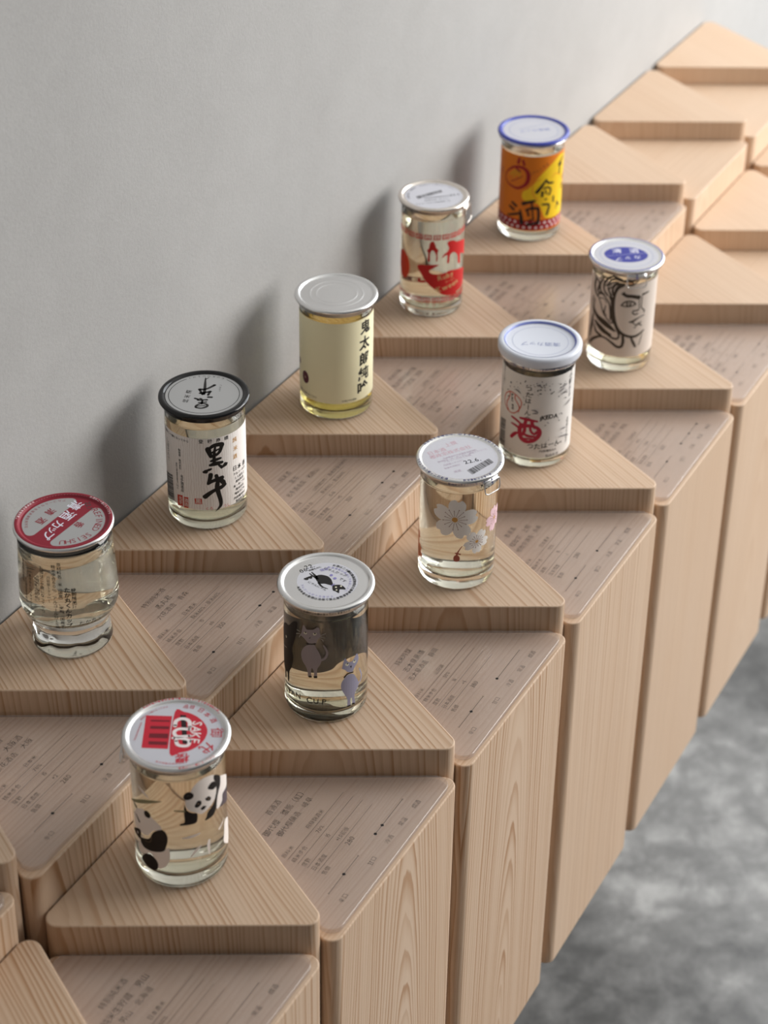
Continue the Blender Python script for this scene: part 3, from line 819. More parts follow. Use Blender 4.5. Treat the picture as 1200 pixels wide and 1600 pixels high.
 ('T','ink','純米吟醸千代むすび',(-44.9,62.9),2.6,{'v':1}),
 ('T','ink','お酒は二十歳になってから',(-26.7,19.4),1.9,{'b':1}),
 ('T','ink','千代むすび酒造',(11.8,18.3),1.8,{'b':1}),
 ('E','maroon',(-38.9,43.7),2,3),
 ('E','lab0',(0.8,90.6),1,1),
 ('E','lab1',(0.1,15.9),1,1),
],
'ikeda': [
 ('T','ink','I',(1.6,48.6),5.4,{'b':2}),
 ('T','ink','K',(4.3,49.8),5.4,{'b':2}),
 ('T','ink','E',(7.2,50.2),5.4,{'b':2}),
 ('T','ink','D',(10.5,50.4),5.4,{'b':2}),
 ('T','ink','A',(14.6,50.1),5.4,{'b':2}),
 ('S','ballred',[(-32,63.6),(-34,57.8),(-32.2,52.3),(-27.6,49),(-22.7,48.9),(-18.3,52.2),(-15.4,57.8),(-15,62.3),(-17.6,65.6),(-22.2,67.7),(-27,67.6),(-32,63.6)],0.88),
 ('S','ballred',[(-27.2,67.3),(-26.8,64.5),(-28.4,60.1),(-30.2,56.3),(-29.9,52.8),(-27.6,49.7)],1),
 ('S','ballred',[(-21,67.1),(-21.2,63.5),(-18.7,60.2),(-16.7,56.7),(-17.2,52.6)],1),
 ('T','ink','阿波乃',(-24.2,62.9),2.6,{'v':1,'b':1}),
 ('T','ink','美酒',(-23.2,54.8),2.6,{'v':1,'b':1}),
 ('T','ink','つたはーんの',(-9.2,62),5.6,{'v':1,'b':1}),
 ('T','ink','つたはーん。',(9,22.8),5.8,{'b':1,'a':4}),
 ('T','ink','内容量180ml',(9.4,17.3),2.8,{}),
 ('T','ink','製造年月',(13.4,12.3),3,{}),
 ('T','ink','今小町',(30,82.8),5.2,{'v':1,'b':1}),
 ('T','inkg','大吟醸生酒',(29.5,71.3),3.4,{'v':1}),
 ('T','ink','清酒蔵元中和商店',(28.9,31.3),3,{'v':1}),
 ('T','ink','お酒は二十歳に',(-36.5,80.6),3,{'v':1}),
 ('T','ink','なってから飲みましょう',(-39.8,62.2),2.6,{'v':1}),
 ('T','ink','になってから',(-13.8,9),3,{}),
 ('T','ink','お酒は二十歳',(-26.2,8.9),3,{}),
 ('P','bar',[(-40.1,36),(-30.6,38.4),(-30.9,28.4),(-40.1,25.8)]),
 ('P','bar',[(-39.5,25.4),(-30.9,27.7),(-30.5,12.4),(-40.8,11.3)]),
 ('S','sakered',[(-23.4,45.3),(-19.3,44.2),(-15.5,42.4)],[1.8,2.2,2]),
 ('S','sakered',[(-23.3,39.2),(-19,38.6),(-16,37.1)],[1.5,2.2,2]),
 ('S','sakered',[(-22.9,26.3),(-20.3,29.7),(-18,31.8)],[3,3.2,2.5]),
 ('S','sakered',[(-15.1,47.2),(-8.7,47.1),(-1,46.3)],[2,2.8,1.8]),
 ('S','sakered',[(-10.2,46.8),(-11,42.6),(-13.4,39.1)],3),
 ('S','sakered',[(-5.2,46.3),(-4.8,43.1),(-2.8,40.4)],3),
 ('S','sakered',[(-14.5,40.9),(-15.3,34.8),(-14.2,29.4),(-10.8,26.4),(-6.4,26.2),(-2.2,28.5),(0.8,32.6),(1.3,36.9),(-1,40.2),(-4.1,41.4)],[3,3.8,4,3.8,3.2,3.5,3.8,3.5,3,2.2]),
 ('S','sakered',[(-14.2,41),(-10.3,41),(-5.3,41.6)],3.2),
 ('S','sakered',[(-10.9,40.5),(-11,36.1),(-12.4,32.1)],2.8),
 ('S','sakered',[(-6.5,41),(-5.7,36.5),(-2.8,33.9),(-0.8,36.2)],2.2),
 ('S','sakered',[(-12.1,33.6),(-8.5,31.6),(-2.3,31.4)],[1.5,2.8,2]),
 ('S','sakered',[(-10.6,28.6),(-4.7,29)],1.5),
 ('S','inkg',[(22.5,72.6),(24.1,72.1)],0.34),
 ('S','inkg',[(22.5,80.4),(22.5,79.6)],0.33),
 ('S','ink',[(16.1,68.5),(16.8,67.4)],0.45),
 ('S','inkg',[(-27.6,63.3),(-29.4,61.7)],0.79),
 ('S','inkg',[(-20,79.6),(-20.4,79.7)],0.46),
 ('S','ink',[(-1.3,71.4),(-1.6,71.5)],0.56),
 ('S','ink',[(-1.7,75.7),(-2.4,75.1)],0.61),
 ('S','inkg',[(10,81.6),(9.4,81.1)],0.36),
 ('S','inkg',[(-0.2,76),(0.3,76.4)],0.33),
 ('S','inkg',[(-3.3,82.2),(-2.7,82.6)],0.47),
 ('S','inkg',[(18.1,76.3),(17.6,75.6)],0.78),
 ('S','inkg',[(1.3,83.8),(0.9,84.1)],0.8),
 ('S','ink',[(-2.2,76.2),(-1.4,75.9)],0.61),
 ('S','inkg',[(-9.3,72.8),(-9,72.8)],0.54),
 ('S','ink',[(0.8,72.8),(-0.3,72.7)],0.83),
 ('S','ink',[(4.9,82.7),(4.1,81.8)],0.31),
 ('S','ink',[(-4.3,79.1),(-4.9,79.6)],0.47),
 ('S','ink',[(-6.5,71.4),(-5.6,71.6)],0.69),
 ('S','inkg',[(6,72.8),(5.8,72.6)],0.28),
 ('S','ink',[(10.1,72.7),(9,72.1)],0.84),
 ('S','inkg',[(-4.4,73.7),(-4.4,75.2)],0.21),
 ('S','ink',[(-30.3,67.9),(-28.7,68.5)],0.65),
 ('S','ink',[(-5.9,80.6),(-5,81.1)],0.25),
 ('S','ink',[(3.2,80.8),(2.4,80.2)],0.83),
 ('S','inkg',[(7.9,76.6),(8.2,75.8)],0.86),
 ('S','ink',[(-26.3,75.9),(-26.4,77.2)],0.76),
 ('S','ink',[(11.5,74),(11.1,73.3)],0.76),
 ('S','inkg',[(-11.4,78.8),(-10.3,79.6)],0.74),
 ('S','inkg',[(-25.4,77),(-27,76.7)],0.62),
 ('S','ink',[(21.2,78.8),(21.4,78.1)],0.4),
 ('S','inkg',[(-23,73.9),(-22,74.2)],0.49),
 ('S','inkg',[(3.1,76.2),(4.1,76.6)],0.41),
 ('S','ink',[(18,79.5),(16.9,79.2)],0.8),
 ('S','inkg',[(15.1,80.6),(15.2,80.3)],0.43),
 ('S','ink',[(-8.3,80.2),(-7.7,79.7)],0.58),
 ('S','inkg',[(-17.9,74),(-17.2,74.5)],0.22),
 ('S','ink',[(-0.5,76.3),(0.7,76.7)],0.71),
 ('S','ink',[(23.4,69.4),(25.4,69)],0.64),
 ('S','ink',[(-19.3,74.6),(-18.6,75.6)],0.28),
 ('S','ink',[(-16.6,80.1),(-16.5,79.4)],0.76),
 ('S','ink',[(-7.5,76.1),(-7.8,76.4)],0.3),
 ('S','ink',[(23.3,78.7),(21.8,78.6)],0.2),
 ('S','ink',[(17.1,76.9),(17.5,76.2)],0.21),
 ('S','ink',[(4.1,76.1),(4.2,75.3)],0.2),
 ('S','ink',[(1,78.6),(1.3,79)],0.65),
 ('S','ink',[(-26.4,72.6),(-26.8,73)],0.59),
 ('S','ink',[(-7,71.7),(-6.3,72.8)],0.31),
 ('S','inkg',[(3.7,78.8),(2.7,78.9)],0.74),
 ('S','inkg',[(-22.3,66.5),(-22.6,67)],0.51),
 ('S','ink',[(0,76.8),(0.4,76.2)],0.22),
 ('S','inkg',[(7.9,79.8),(6.6,79.8)],0.38),
 ('S','ink',[(-7.7,76),(-6.8,75.3)],0.26),
 ('S','inkg',[(7.2,77.2),(8.1,76.9)],0.21),
 ('S','ink',[(4.5,81.3),(4.2,81.2)],0.84),
 ('S','ink',[(-12.8,82.2),(-12.1,83.5)],0.81),
 ('S','inkg',[(22.2,27.4),(22.5,27.8)],0.47),
 ('S','ink',[(17.5,45.2),(18.1,44.7)],0.66),
 ('S','ink',[(25,36),(25,34.8)],0.22),
 ('S','ink',[(5.8,50.8),(5.5,50.7)],0.6),
 ('S','inkg',[(24.4,64),(23.2,64.7)],0.78),
 ('S','ink',[(20.3,50),(20,51.3)],0.74),
 ('S','inkg',[(8.5,44.4),(7.2,45.2)],0.62),
 ('S','ink',[(17.9,51.6),(17.4,50.7)],0.24),
 ('S','inkg',[(5.1,42.5),(6.2,42.7)],0.66),
 ('S','ink',[(15.3,29.1),(16,29.1)],0.2),
 ('S','ink',[(-22.6,14.2),(-23.1,13.9)],0.54),
 ('S','inkg',[(7.3,26.4),(6.7,26.8)],0.31),
 ('S','ink',[(-10.4,63),(-10.8,63.7)],0.35),
 ('S','inkg',[(16.5,47.5),(17,47.6)],0.7),
 ('S','ink',[(-18.9,57.1),(-18.9,57.5)],0.25),
 ('S','inkg',[(27.4,19.7),(27.8,18.1)],0.26),
 ('S','inkg',[(8.7,52.1),(9.3,51.3)],0.55),
 ('S','inkg',[(-17.1,51.4),(-17.1,52.2)],0.31),
 ('S','inkg',[(8.9,28),(9.4,28.4)],0.59),
 ('S','ink',[(-12.6,67.1),(-13.3,68.1)],0.4),
 ('S','ink',[(26.8,41.5),(25.8,41.4)],0.39),
 ('S','inkg',[(16.3,21.2),(15.7,20.8)],0.68),
 ('S','ink',[(-2,20.2),(-1.4,20.8)],0.76),
 ('S','inkg',[(21.2,31.2),(21.3,31.5)],0.74),
 ('S','ink',[(-12.7,60.6),(-11.8,61.6)],0.59),
 ('S','inkg',[(8.9,30.1),(9.6,30.7)],0.31),
 ('S','inkg',[(-21.7,72.5),(-18.1,72.1),(-15.8,70.2)],[0.38,1.1,0.25]),
 ('S','inkg',[(-3.1,81),(-0.5,80.5),(1.2,79)],[0.38,1.1,0.25]),
 ('S','inkg',[(18.6,76),(22,77.2),(24.5,77.9)],[0.38,1.1,0.25]),
 ('S','inkg',[(15.9,71.9),(19.4,74),(21.9,75.4)],[0.38,1.1,0.25]),
 ('S','inkg',[(23.6,57),(28.3,59.1),(32.4,60.5)],[0.38,1.1,0.25]),
 ('S','inkg',[(25.1,71.3),(21.7,70.6),(17.5,69.2)],[0.38,1.1,0.25]),
 ('S','inkg',[(18.2,28.7),(24.7,27.6),(31.8,24.7)],[0.38,1.1,0.25]),
 ('S','inkg',[(20.1,35.3),(23.5,35.4),(25.7,35.1)],[0.38,1.1,0.25]),
 ('S','inkg',[(-0.1,81.5),(-0.8,81.2),(-2.5,80)],[0.38,1.1,0.25]),
 ('S','inkg',[(-6.1,57.2),(-2.9,56.6),(-0.5,54.9)],[0.38,1.1,0.25]),
 ('S','inkg',[(-5.3,53.8),(-2.7,54.3),(-1.1,53.8)],[0.38,1.1,0.25]),
],
'orange': [
 ('P','yellow',[(26.7,85.2),(35.8,84.1),(43.6,82.2),(38.6,61.4),(43.6,28.6),(38.3,17.9),(17.6,23.3),(12.8,25.5),(9.4,33.3),(4.9,40.6),(-8.3,43.9),(-9.4,51.6),(-3.7,56),(3.6,65.4),(11.3,73.9)]),
 ('S','orangec',[(6.9,65.2),(1.8,62.6),(-0.5,56.8),(1.2,49),(5.5,43.1)],0.9),
 ('S','orangec',[(19.6,65.7),(23,68.3),(30.2,65),(34.3,59)],0.9),
 ('S','crim',[(-23.3,72.3),(-20.1,75.1),(-14.1,76.7),(-9.3,75.9),(-5.8,72.8),(-4.6,67.3),(-5.9,61.5),(-9.7,57.3),(-15.1,54.7),(-20.5,55.3),(-26.5,57.5),(-29.5,62.1),(-27.7,67.8),(-23.3,72.6)],[1.8,2.2,2.7,3.1,3.6,4,3.6,2.9,2.5,2,1.6,1.2,1.3,1.7]),
 ('S','crim',[(-14.2,84.8),(-15.1,80.4)],2.7),
 ('S','crim',[(-10.4,83.5),(-9.1,79.5)],2.5),
 ('S','crim2',[(-35.5,69.5),(-35,64.8)],1.8),
 ('S','yel2',[(-22.9,66.7),(-17.5,71.9),(-12.4,70.4)],1.6),
 ('S','yel2',[(-19.5,65),(-16.7,69.3),(-12.2,66.8)],1.3),
 ('S','crim',[(-16.6,74.3),(-13.2,72.3)],2.2),
 ('S','crim',[(-21.6,60),(-10.2,67.6)],0.9),
 ('T','brown','ちゃんとする',(5.1,75.3),3.6,{'a':30}),
 ('S','black',[(12.6,64.4),(9.3,59.2),(4,52.2)],[1.3,2.7,3.4]),
 ('S','black',[(13,63.6),(15.1,60.7),(20.5,59.7)],[1.6,2.2,2]),
 ('S','black',[(9.4,52),(9.4,47.7)],2.5),
 ('S','black',[(10.6,55.5),(14.6,56.2),(17.9,54),(17.4,49.1),(15.9,48.7)],1.8),
 ('S','black',[(12.6,53),(13.5,49.9)],1.6),
 ('S','black',[(12.4,44),(14.2,44)],1.6),
 ('S','black',[(22.1,44.9),(22.3,39.7)],2),
 ('S','black',[(28.2,36.9),(30.6,33.8)],2.5),
 ('S','black',[(26.4,31),(28.4,35.4)],1.1),
 ('S','black',[(10.2,39),(16.6,38.1),(17.2,34.7),(15.3,27.9)],[2,2.2,2.5,2.5]),
 ('S','black',[(35.2,81.5),(28.8,77),(28.3,75.3),(32.5,75.5)],[2.5,2.9,2.2,2.2]),
 ('S','black',[(29.7,74.5),(29.3,66.8)],2.2),
 ('S','black',[(38.4,62.3),(37.8,58.9)],2.2),
 ('S','black',[(36.4,53.8),(34.9,50.1)],2.5),
 ('S','black',[(-19.2,38.8),(-15.2,36.3)],[2.5,2.9]),
 ('S','black',[(-21.8,34.3),(-17.6,32)],[2.5,2.9]),
 ('S','black',[(-23.8,24.4),(-16.6,27.2),(-10.3,29.8)],[1.8,2.5,2.2]),
 ('S','black',[(-10.8,32.6),(-9.8,26.3),(-8.8,19.2)],[1.8,3.4,3.8]),
 ('S','black',[(-8.1,40),(-3,42),(2.2,43.2)],[3.8,2.9,2.7]),
 ('S','black',[(-5.2,33.5),(-0.1,35.6),(5.9,35.5)],[2,2.5,2.9]),
 ('S','black',[(-4.2,33.6),(-2.6,27.9)],[2,2]),
 ('S','black',[(6.2,35.4),(7,27.7),(6.4,19.8)],[2.5,2.9,3.1]),
 ('S','black',[(-3.1,18.4),(1.4,19.3),(6.1,19.8)],[3.4,2.7,3.1]),
 ('S','black',[(-0.4,41.8),(0.7,33.8),(1.8,24.4)],[1.8,1.6,1.6]),
 ('S','black',[(-2.3,22.8),(2.5,24.4)],1.6),
 ('E','b0',(0.6,22.9),1,1),
 ('E','b1',(1.1,13.1),1,1),
 ('E','l0',(3,88.8),1,1),
 ('E','l1',(1.2,11.2),1,1),
],
'orange_lid': [
 ('T','lidblue','清酒カップ',(1.3,0.1),6,{'a':-166}),
 ('S','lidblue2',[(-13.9,1),(11.1,14.2)],0.6),
],
'face': [
 ('S','ink2',[(-4.4,89.2),(-9,85.1),(-11.1,77.9),(-11.5,67.5),(-10.4,57.5),(-7.7,47.6),(-3.4,41.2),(2.9,37.9),(9.3,36.9),(14.7,38.8),(18.8,41.5)],[3.6,3.3,2.4,2.4,2.4,2.7,3,2.5,2.5,2.1,1.4]),
 ('S','ink2',[(-4.1,80.3),(-0.2,78.4),(4.3,77.9),(10.4,76.3)],[2.4,3.3,3.3,3.9]),
 ('S','ink2',[(-4.4,79.8),(-3,81.2)],[1.5,2.1]),
 ('S','ink2',[(14.5,78.5),(20.9,79.6)],[2.1,1.2]),
 ('S','ink2',[(-4.7,68.7),(-2,72),(1.7,73.2),(5.6,72.3),(8,69.9)],1.4),
 ('S','ink2',[(-4.7,68.7),(-0.9,67.9),(3.6,68.1),(7.4,69.4)],1.2),
 ('S','ink2',[(0.3,72),(0,69.9),(1.3,68.4),(3.1,69),(3.3,71.6)],1.2),
 ('E','ink2',(1.9,70.6),0.5,0.7),
 ('S','ink2',[(11,75),(11.9,64.5)],0.75),
 ('S','ink2',[(13.8,76.9),(13.8,70.1),(14,65.3),(16,63.5)],0.9),
 ('S','ink2',[(11.5,64.2),(9.5,63.2),(6.3,63.2),(6.3,60.6),(8.6,59.5),(10.6,60)],1.2),
 ('S','ink2',[(16,63.5),(17.7,61.3),(16.9,59.9)],1.1),
 ('S','ink2',[(3.3,52.2),(6,52.3),(11,55.2),(18.1,57.3)],[0.75,2.1,1.2,0.75]),
 ('S','ink2',[(6.4,52),(9.1,49.1),(11.6,49.1),(15.4,50.8)],0.9),
 ('S','ink2',[(11.5,49.5),(15.8,47.2)],1.1),
 ('S','ink2',[(8.5,45.7),(13.2,50.5)],0.9),
 ('S','ink2',[(-29.7,70.3),(-28.1,73.1),(-23.5,75.6),(-19.4,72.9),(-15.6,68.2),(-14.1,60),(-13.5,52.4)],[1.5,1.5,1.8,1.5,1.5,1.4,1.2]),
 ('S','ink2',[(-28.3,71.7),(-24.6,65.7),(-21.9,59),(-17.8,53.7),(-12.5,49.2)],1.4),
 ('S','ink2',[(-18.8,65.4),(-20,58.1),(-17.1,55.6)],[0.75,1.8,0.75]),
 ('S','ink2',[(-26.6,70),(-21.1,71.4),(-18.1,68.2)],0.9),
 ('S','ink2',[(-36.4,90.8),(-33.1,86.5),(-34.5,79),(-31.2,72.1)],[1.5,2.4,3.6,2.4]),
 ('S','ink2',[(-31.7,87.2),(-27.5,84.1),(-29.1,76.5),(-25.5,75.2)],[1.5,2.1,2.4,1.8]),
 ('S','ink2',[(-22.9,91.1),(-26.4,84.6),(-25.8,78),(-21.5,75.5)],[1.8,2.1,2.1,1.8]),
 ('S','ink2',[(-16.8,94.2),(-21.6,87.4),(-21.9,80.5),(-17.9,76)],[2.1,2.2,1.8,2.1]),
 ('S','ink2',[(-5.8,93.2),(-11.9,93.8),(-16.5,90),(-17.6,82.9),(-14.6,77)],[2.4,2.1,1.5,1.5,2.1]),
 ('S','ink2',[(-6.3,89.8),(-11.5,88),(-13.4,82.4),(-12.3,77.6)],[2.7,2.4,2.1,2.4]),
 ('S','ink2',[(-16.2,86.7),(-13.2,90.1),(-8.6,91.1)],1.4),
 ('S','ink2',[(-17.5,81.2),(-14.5,85.5)],1.2),
 ('S','ink2',[(-20.4,84.5),(-17.2,88.1)],1.2),
 ('S','ink2',[(-13.6,74.7),(-12.7,67.3),(-12.9,60.3),(-10.6,50.5)],[2.7,2.7,2.4,2.7]),
 ('S','ink2',[(-15.3,75.1),(-12.5,70.7)],2.4),
 ('S','ink2',[(-35.3,67.4),(-36.8,58.9),(-33,52.2),(-34,47.3)],[1.8,1.5,1.8,1.5]),
 ('S','ink2',[(-32.6,66.2),(-33,57.4),(-27.6,51.4),(-19.1,48),(-12.9,44.8),(-8.8,42.2)],[1.8,2.4,4.5,6,4.2,2.1]),
 ('S','ink2',[(-34.1,48.1),(-34.7,40.8),(-36.4,33.8),(-37.2,26.7)],[2.7,3.9,3.6,1.8]),
 ('S','ink2',[(-29.4,45.3),(-23.4,42),(-17.5,39),(-12.4,37.5)],[3,5.1,4.5,2.4]),
 ('S','ink2',[(-22.1,50.3),(-16.3,45.5),(-12,43.3)],[2.1,2.4,1.5]),
 ('S','ink2',[(-30.9,41.1),(-27.7,35.7),(-21.7,34.4)],[1.8,3,2.1]),
 ('S','ink2',[(-36.1,20.7),(-31.1,26.5),(-22.5,32.7),(-16.2,32.9),(-10.2,29.7),(-5.4,26.6),(-1.7,27.4),(-0.6,32.7),(-1.3,37.9)],[2.7,2.7,2.1,2.1,2.4,2.7,2.7,2.7,2.4]),
 ('S','ink2',[(-16.5,37.6),(-10.6,34.9),(-6,34.9),(-4.7,38.5),(-6.7,44.3),(-9.5,50.8)],[1.5,2.1,2.1,1.8,2.4,2.4]),
 ('S','ink2',[(6.5,35.5),(8.5,31.3),(11,26.5)],[1.8,2.4,2.1]),
 ('S','ink2',[(17.2,38.1),(15.5,30.7),(14,27.2)],[0.75,0.9,0.6]),
 ('S','ink2',[(-0.3,89),(4.2,89.4),(7.8,92.4),(11.6,96.5),(18.8,97.2),(21.9,98.3)],[1.2,1.8,1.5,1.5,1.2,0.9]),
 ('S','ink2',[(12.9,96.2),(18.3,93.2),(20.8,94)],[0.9,1.4,0.9]),
 ('S','ink2',[(-5.8,93.2),(-2.8,92.7),(0.1,93.7),(3.2,92.8),(6.9,94.2)],[2.1,2.7,2.4,2.7,1.5]),
 ('S','ink2',[(-26.9,89.4),(-24,92.4),(-18.4,92.8)],1.5),
 ('S','ink2',[(-16.8,93.3),(-13.7,95.9),(-9,95.3),(-5.9,94.1)],1.8),
 ('E','l0',(-9,95.7),1,1),
 ('E','l1',(-5,21.4),1,1),
],
'face_lid': [
 ('T','white','清',(-8,7.5),8.8,{'b':1,'a':2}),
 ('T','white','酒',(7.2,8.1),8.8,{'b':1,'a':2}),
 ('T','white','カ',(9.3,-4.2),6.8,{'b':1,'a':180}),
 ('T','white','ッ',(0.6,-6.4),6.8,{'b':1,'a':180}),
 ('T','white','プ',(-7.5,-8.2),6.8,{'b':1,'a':180}),
 ('S','white2',[(-19.5,-3),(18.1,4.2)],0.35),
 ('E','c',(-0.3,0.2),1,1),
 ('E','c1',(19,1),1,1),
],
'ramen': [
 ('P','red',[(-12.9,51.2),(5,52.9),(1.8,50.2),(-2.6,47.2),(-1.3,44.7),(4,43.5),(10.7,43.8),(19.2,45),(42.6,37.8),(42.6,26.2),(33.1,22.1),(25,21.7),(25.1,19.8),(19.3,20.3),(12.9,21.5),(7.9,23.9),(5.8,26.4),(0.4,30.3),(-5,35.9),(-9.9,43.2)]),
 ('P','red',[(-1.5,75.3),(0.2,75.7),(1.9,72.8),(2.9,69.5),(5,66.9),(4.2,64.8),(4.3,57.5),(3.1,56.4),(3,61.9),(1.4,65.6),(-0.2,67),(-1.5,65.9),(-2.4,62.5),(-2.3,56.3),(-4.2,56.9),(-4,63.9),(-5.1,66.7),(-3.5,69),(-3,72.7)]),
 ('P','red',[(13,73.4),(15.6,74.6),(19.7,73.8),(23.5,71.4),(29.3,70.5),(42.6,64.8),(42.6,51.6),(30.2,57.6),(29.4,48.4),(26.2,49.8),(24.7,57.8),(20.2,62.3),(16.1,60.6),(15.2,53.5),(13.3,54),(13.1,61.3),(8.2,59.3),(10.2,62.6),(13,64.3),(14.7,67.5),(13.5,70.7)]),
 ('E','redl',(-31.4,45.7),9.5,13.5),
 ('T','cream','Ruby',(12.6,40.9),6.6,{'b':1,'a':10}),
 ('T','cream','Kween',(14.9,30.4),7,{'b':1,'a':12}),
 ('T','cream','ラーメン',(17,35.3),2.6,{'a':10}),
 ('S','darkl',[(-11.3,70.7),(-8.4,65.5),(-6.2,60),(-5.1,52.8)],[0.4,0.5,0.8,1.6]),
 ('P','red',[(-12.5,38.2),(-10.5,38.3),(-10.4,36.6),(-6.3,36.8),(-6.3,35),(-12.4,34.5)]),
 ('E','k0',(2.3,79.7),1,1),
 ('E','k0b',(2.4,77.5),1,1),
 ('E','k1',(2.6,20.2),1,1),
 ('E','k1b',(2.8,15),1,1),
],
'ramen_lid': [
 ('P','bar',[(-15.6,-2),(5.9,12.1),(7.8,7.7),(-13.4,-6.9)]),
 ('T','grey','アルコール分十五度清酒一合',(-0.8,-13.5),2.4,{'a':16,'b':1}),
 ('T','grey','原材料名米・米こうじ',(2.4,-7.4),2.2,{'a':16,'b':1}),
 ('T','grey','製造者四国酒造株式会社',(3.8,-2.2),2.2,{'a':16,'b':1}),
 ('T','grey','22.5',(18.1,2.9),4.5,{'a':16,'b':1}),
 ('T','grey','飲酒は二十歳になってから',(0,0),2.4,{'arc':(22.4,120,-2.8)}),
 ('T','grey','お酒は楽しく適量を',(0,0),2.4,{'arc':(22.4,195,-2.8),'b':1}),
],
'takamaru': [
 ('T','ink','特別純米酒',(8.9,54.8),3.1,{'v':1,'b':2}),
 ('T','ink','たか丸くんカップ',(4.9,47.5),4,{'v':1,'b':2}),
 ('T','ink','原材料名\u3000米（国産）、米麹（国産米）',(0.6,55.6),3,{'v':1,'b':1}),
 ('T','ink','精米歩合６０％\u3000アルコール分１５度',(-3.1,55.4),3,{'v':1,'b':1}),
 ('T','ink','内容量１８０ｍｌ',(-6.8,61.8),2.6,{'v':1}),
 ('T','ink','お酒は二十歳になってから。',(-11.4,59),3,{'v':1,'b':1}),
 ('T','ink','冷暗所に保存して',(-14.6,60.5),2.6,{'v':1,'b':1}),
 ('T','ink','開栓後はお早めに',(-16.5,59),2.4,{'v':1,'b':1}),
 ('T','ink','あきかんはリサイクル',(-21.1,56),2.6,{'v':1,'b':1}),
 ('T','ink','六花酒造株式会社',(-25.6,54.5),2.4,{'v':1,'b':1}),
 ('T','ink','青森県弘前市',(-28.4,68.6),3,{'v':1,'b':1}),
 ('T','ink','たか丸くん',(21,33.2),4.2,{'b':1,'a':0}),
 ('E','w',(6.3,28.7),1,1),
 ('E','bulge',(3.9,34.3),1,1),
],
'takamaru_lid': [
 ('T','white','清',(5.1,19),10,{'b':1,'a':-120}),
 ('T','white','酒',(1.7,7.2),10,{'b':1,'a':-120}),
 ('T','white','カ',(-3,-3.3),9,{'b':1,'a':-120}),
 ('T','white','ッ',(-5.8,-9.9),8,{'b':1,'a':-120}),
 ('T','white','プ',(-7.8,-16.2),9,{'b':1,'a':-120}),
 ('T','lidred','清',(-10.4,10.9),7,{'b':1,'a':-120}),
 ('T','lidred','酒',(-14.7,0.4),7,{'b':1,'a':-120}),
 ('T','lidred','香',(10.6,-3.1),6.6,{'b':1,'a':-120}),
 ('T','stamp','22.7',(14,18.7),4.6,{'b':1,'a':-70}),
 ('E','bandA',(5.7,31.4),1,1),
 ('E','bandB',(-9.7,-23.9),1,1),
 ('E','ba',(-0.2,27.8),1,1),
 ('E','bb',(12.6,23.7),1,1),
 ('E','cc',(-15.6,-18.8),1,1),
 ('E','dd',(-3.5,-23.7),1,1),
 ('E','R',(20.4,14.5),1,1),
 ('E','U',(3.6,-21.4),1,1),
 ('E','ring',(27.4,5.3),1,1),
],
}

# ------------------------------------------------------------------ printed acrylic plates
PLATES = {
 (1, -2): ('純米酒', '天之瀬', '天瀬酒造　岡山', '日本產米', '65%', '15', '+3', '300', (98.3,), 57),
 (1, -1): ('普通酒', '浪花　大阪酒', '浪花酒造　大阪', '日本米', '70%', '15', '+2', '280', (107,), 56),
 (1, 0): ('特別純米酒', '鷹丸君', '六花酒造　青森', '日本產米', '麴米60%・掛米60%', '15', '±0', '350', (117, 135.4), 57),
 (1, 1): ('純米酒', '黑牛', '名手酒造店　和歌山', '山田錦20%・酒造好適米80%', '麴米50%・掛米60%', '15-16', '+5', '350', (117, 135.4), 66),
 (1, 2): ('純米吟釀', '鬼太郎純米吟釀', '千代酒造　鳥取', '山田錦・五百萬石', '55%', '15', '+2.0', '380', (107,), 66),
 (1, 3): ('清酒', '拉麵清酒　四國', '四國酒造　德島', '日本米・國產米', '70%', '15', '+1', '280', (98.3, 135.4), 66),
 (1, 4): ('普通酒', '乾杯合酒', '合酒造　京都', '日本產米', '70%', '15', '+2', '280', (117, 135.4), 57),
 (2, -1): ('特別純米酒', '純米生貯藏　男山', '男山　北海道', '日本產米', '60%', '15', '+4', '320', (98.3,), 57),
 (2, 0): ('普通酒', '御代櫻　貓熊（紅）', '御代櫻釀造　岐阜', '飛驒麴酒米', '70%', '15', '+1.0前後', '280', (98.3, 107.5), 57.2),
 (2, 1): ('純米吟釀', '志太泉黑貓', '志太泉酒造　靜岡', '山田錦', '55%', '16', '+5', '380', (98.3,), 57),
 (2, 2): ('普通酒', '櫻政宗　上撰', '櫻政宗酒造　兵庫', '日本產米', '70%', '15', '-1', '280', (98.3,), 57),
 (2, 3): ('純米酒', '今小町　蔦文', '中和商店　德島', '日本產米', '65%', '15-16', '+2', '300', (98.3, 117, 135.4), 66),
 (2, 4): ('普通酒', '睡魔　津輕', '津輕酒造　青森', '日本產米', '70%', '15', '+1', '300', (117,), 57),
}
ROWS = ('原料米', '精米步合', '度數', '日本酒度', '售價')
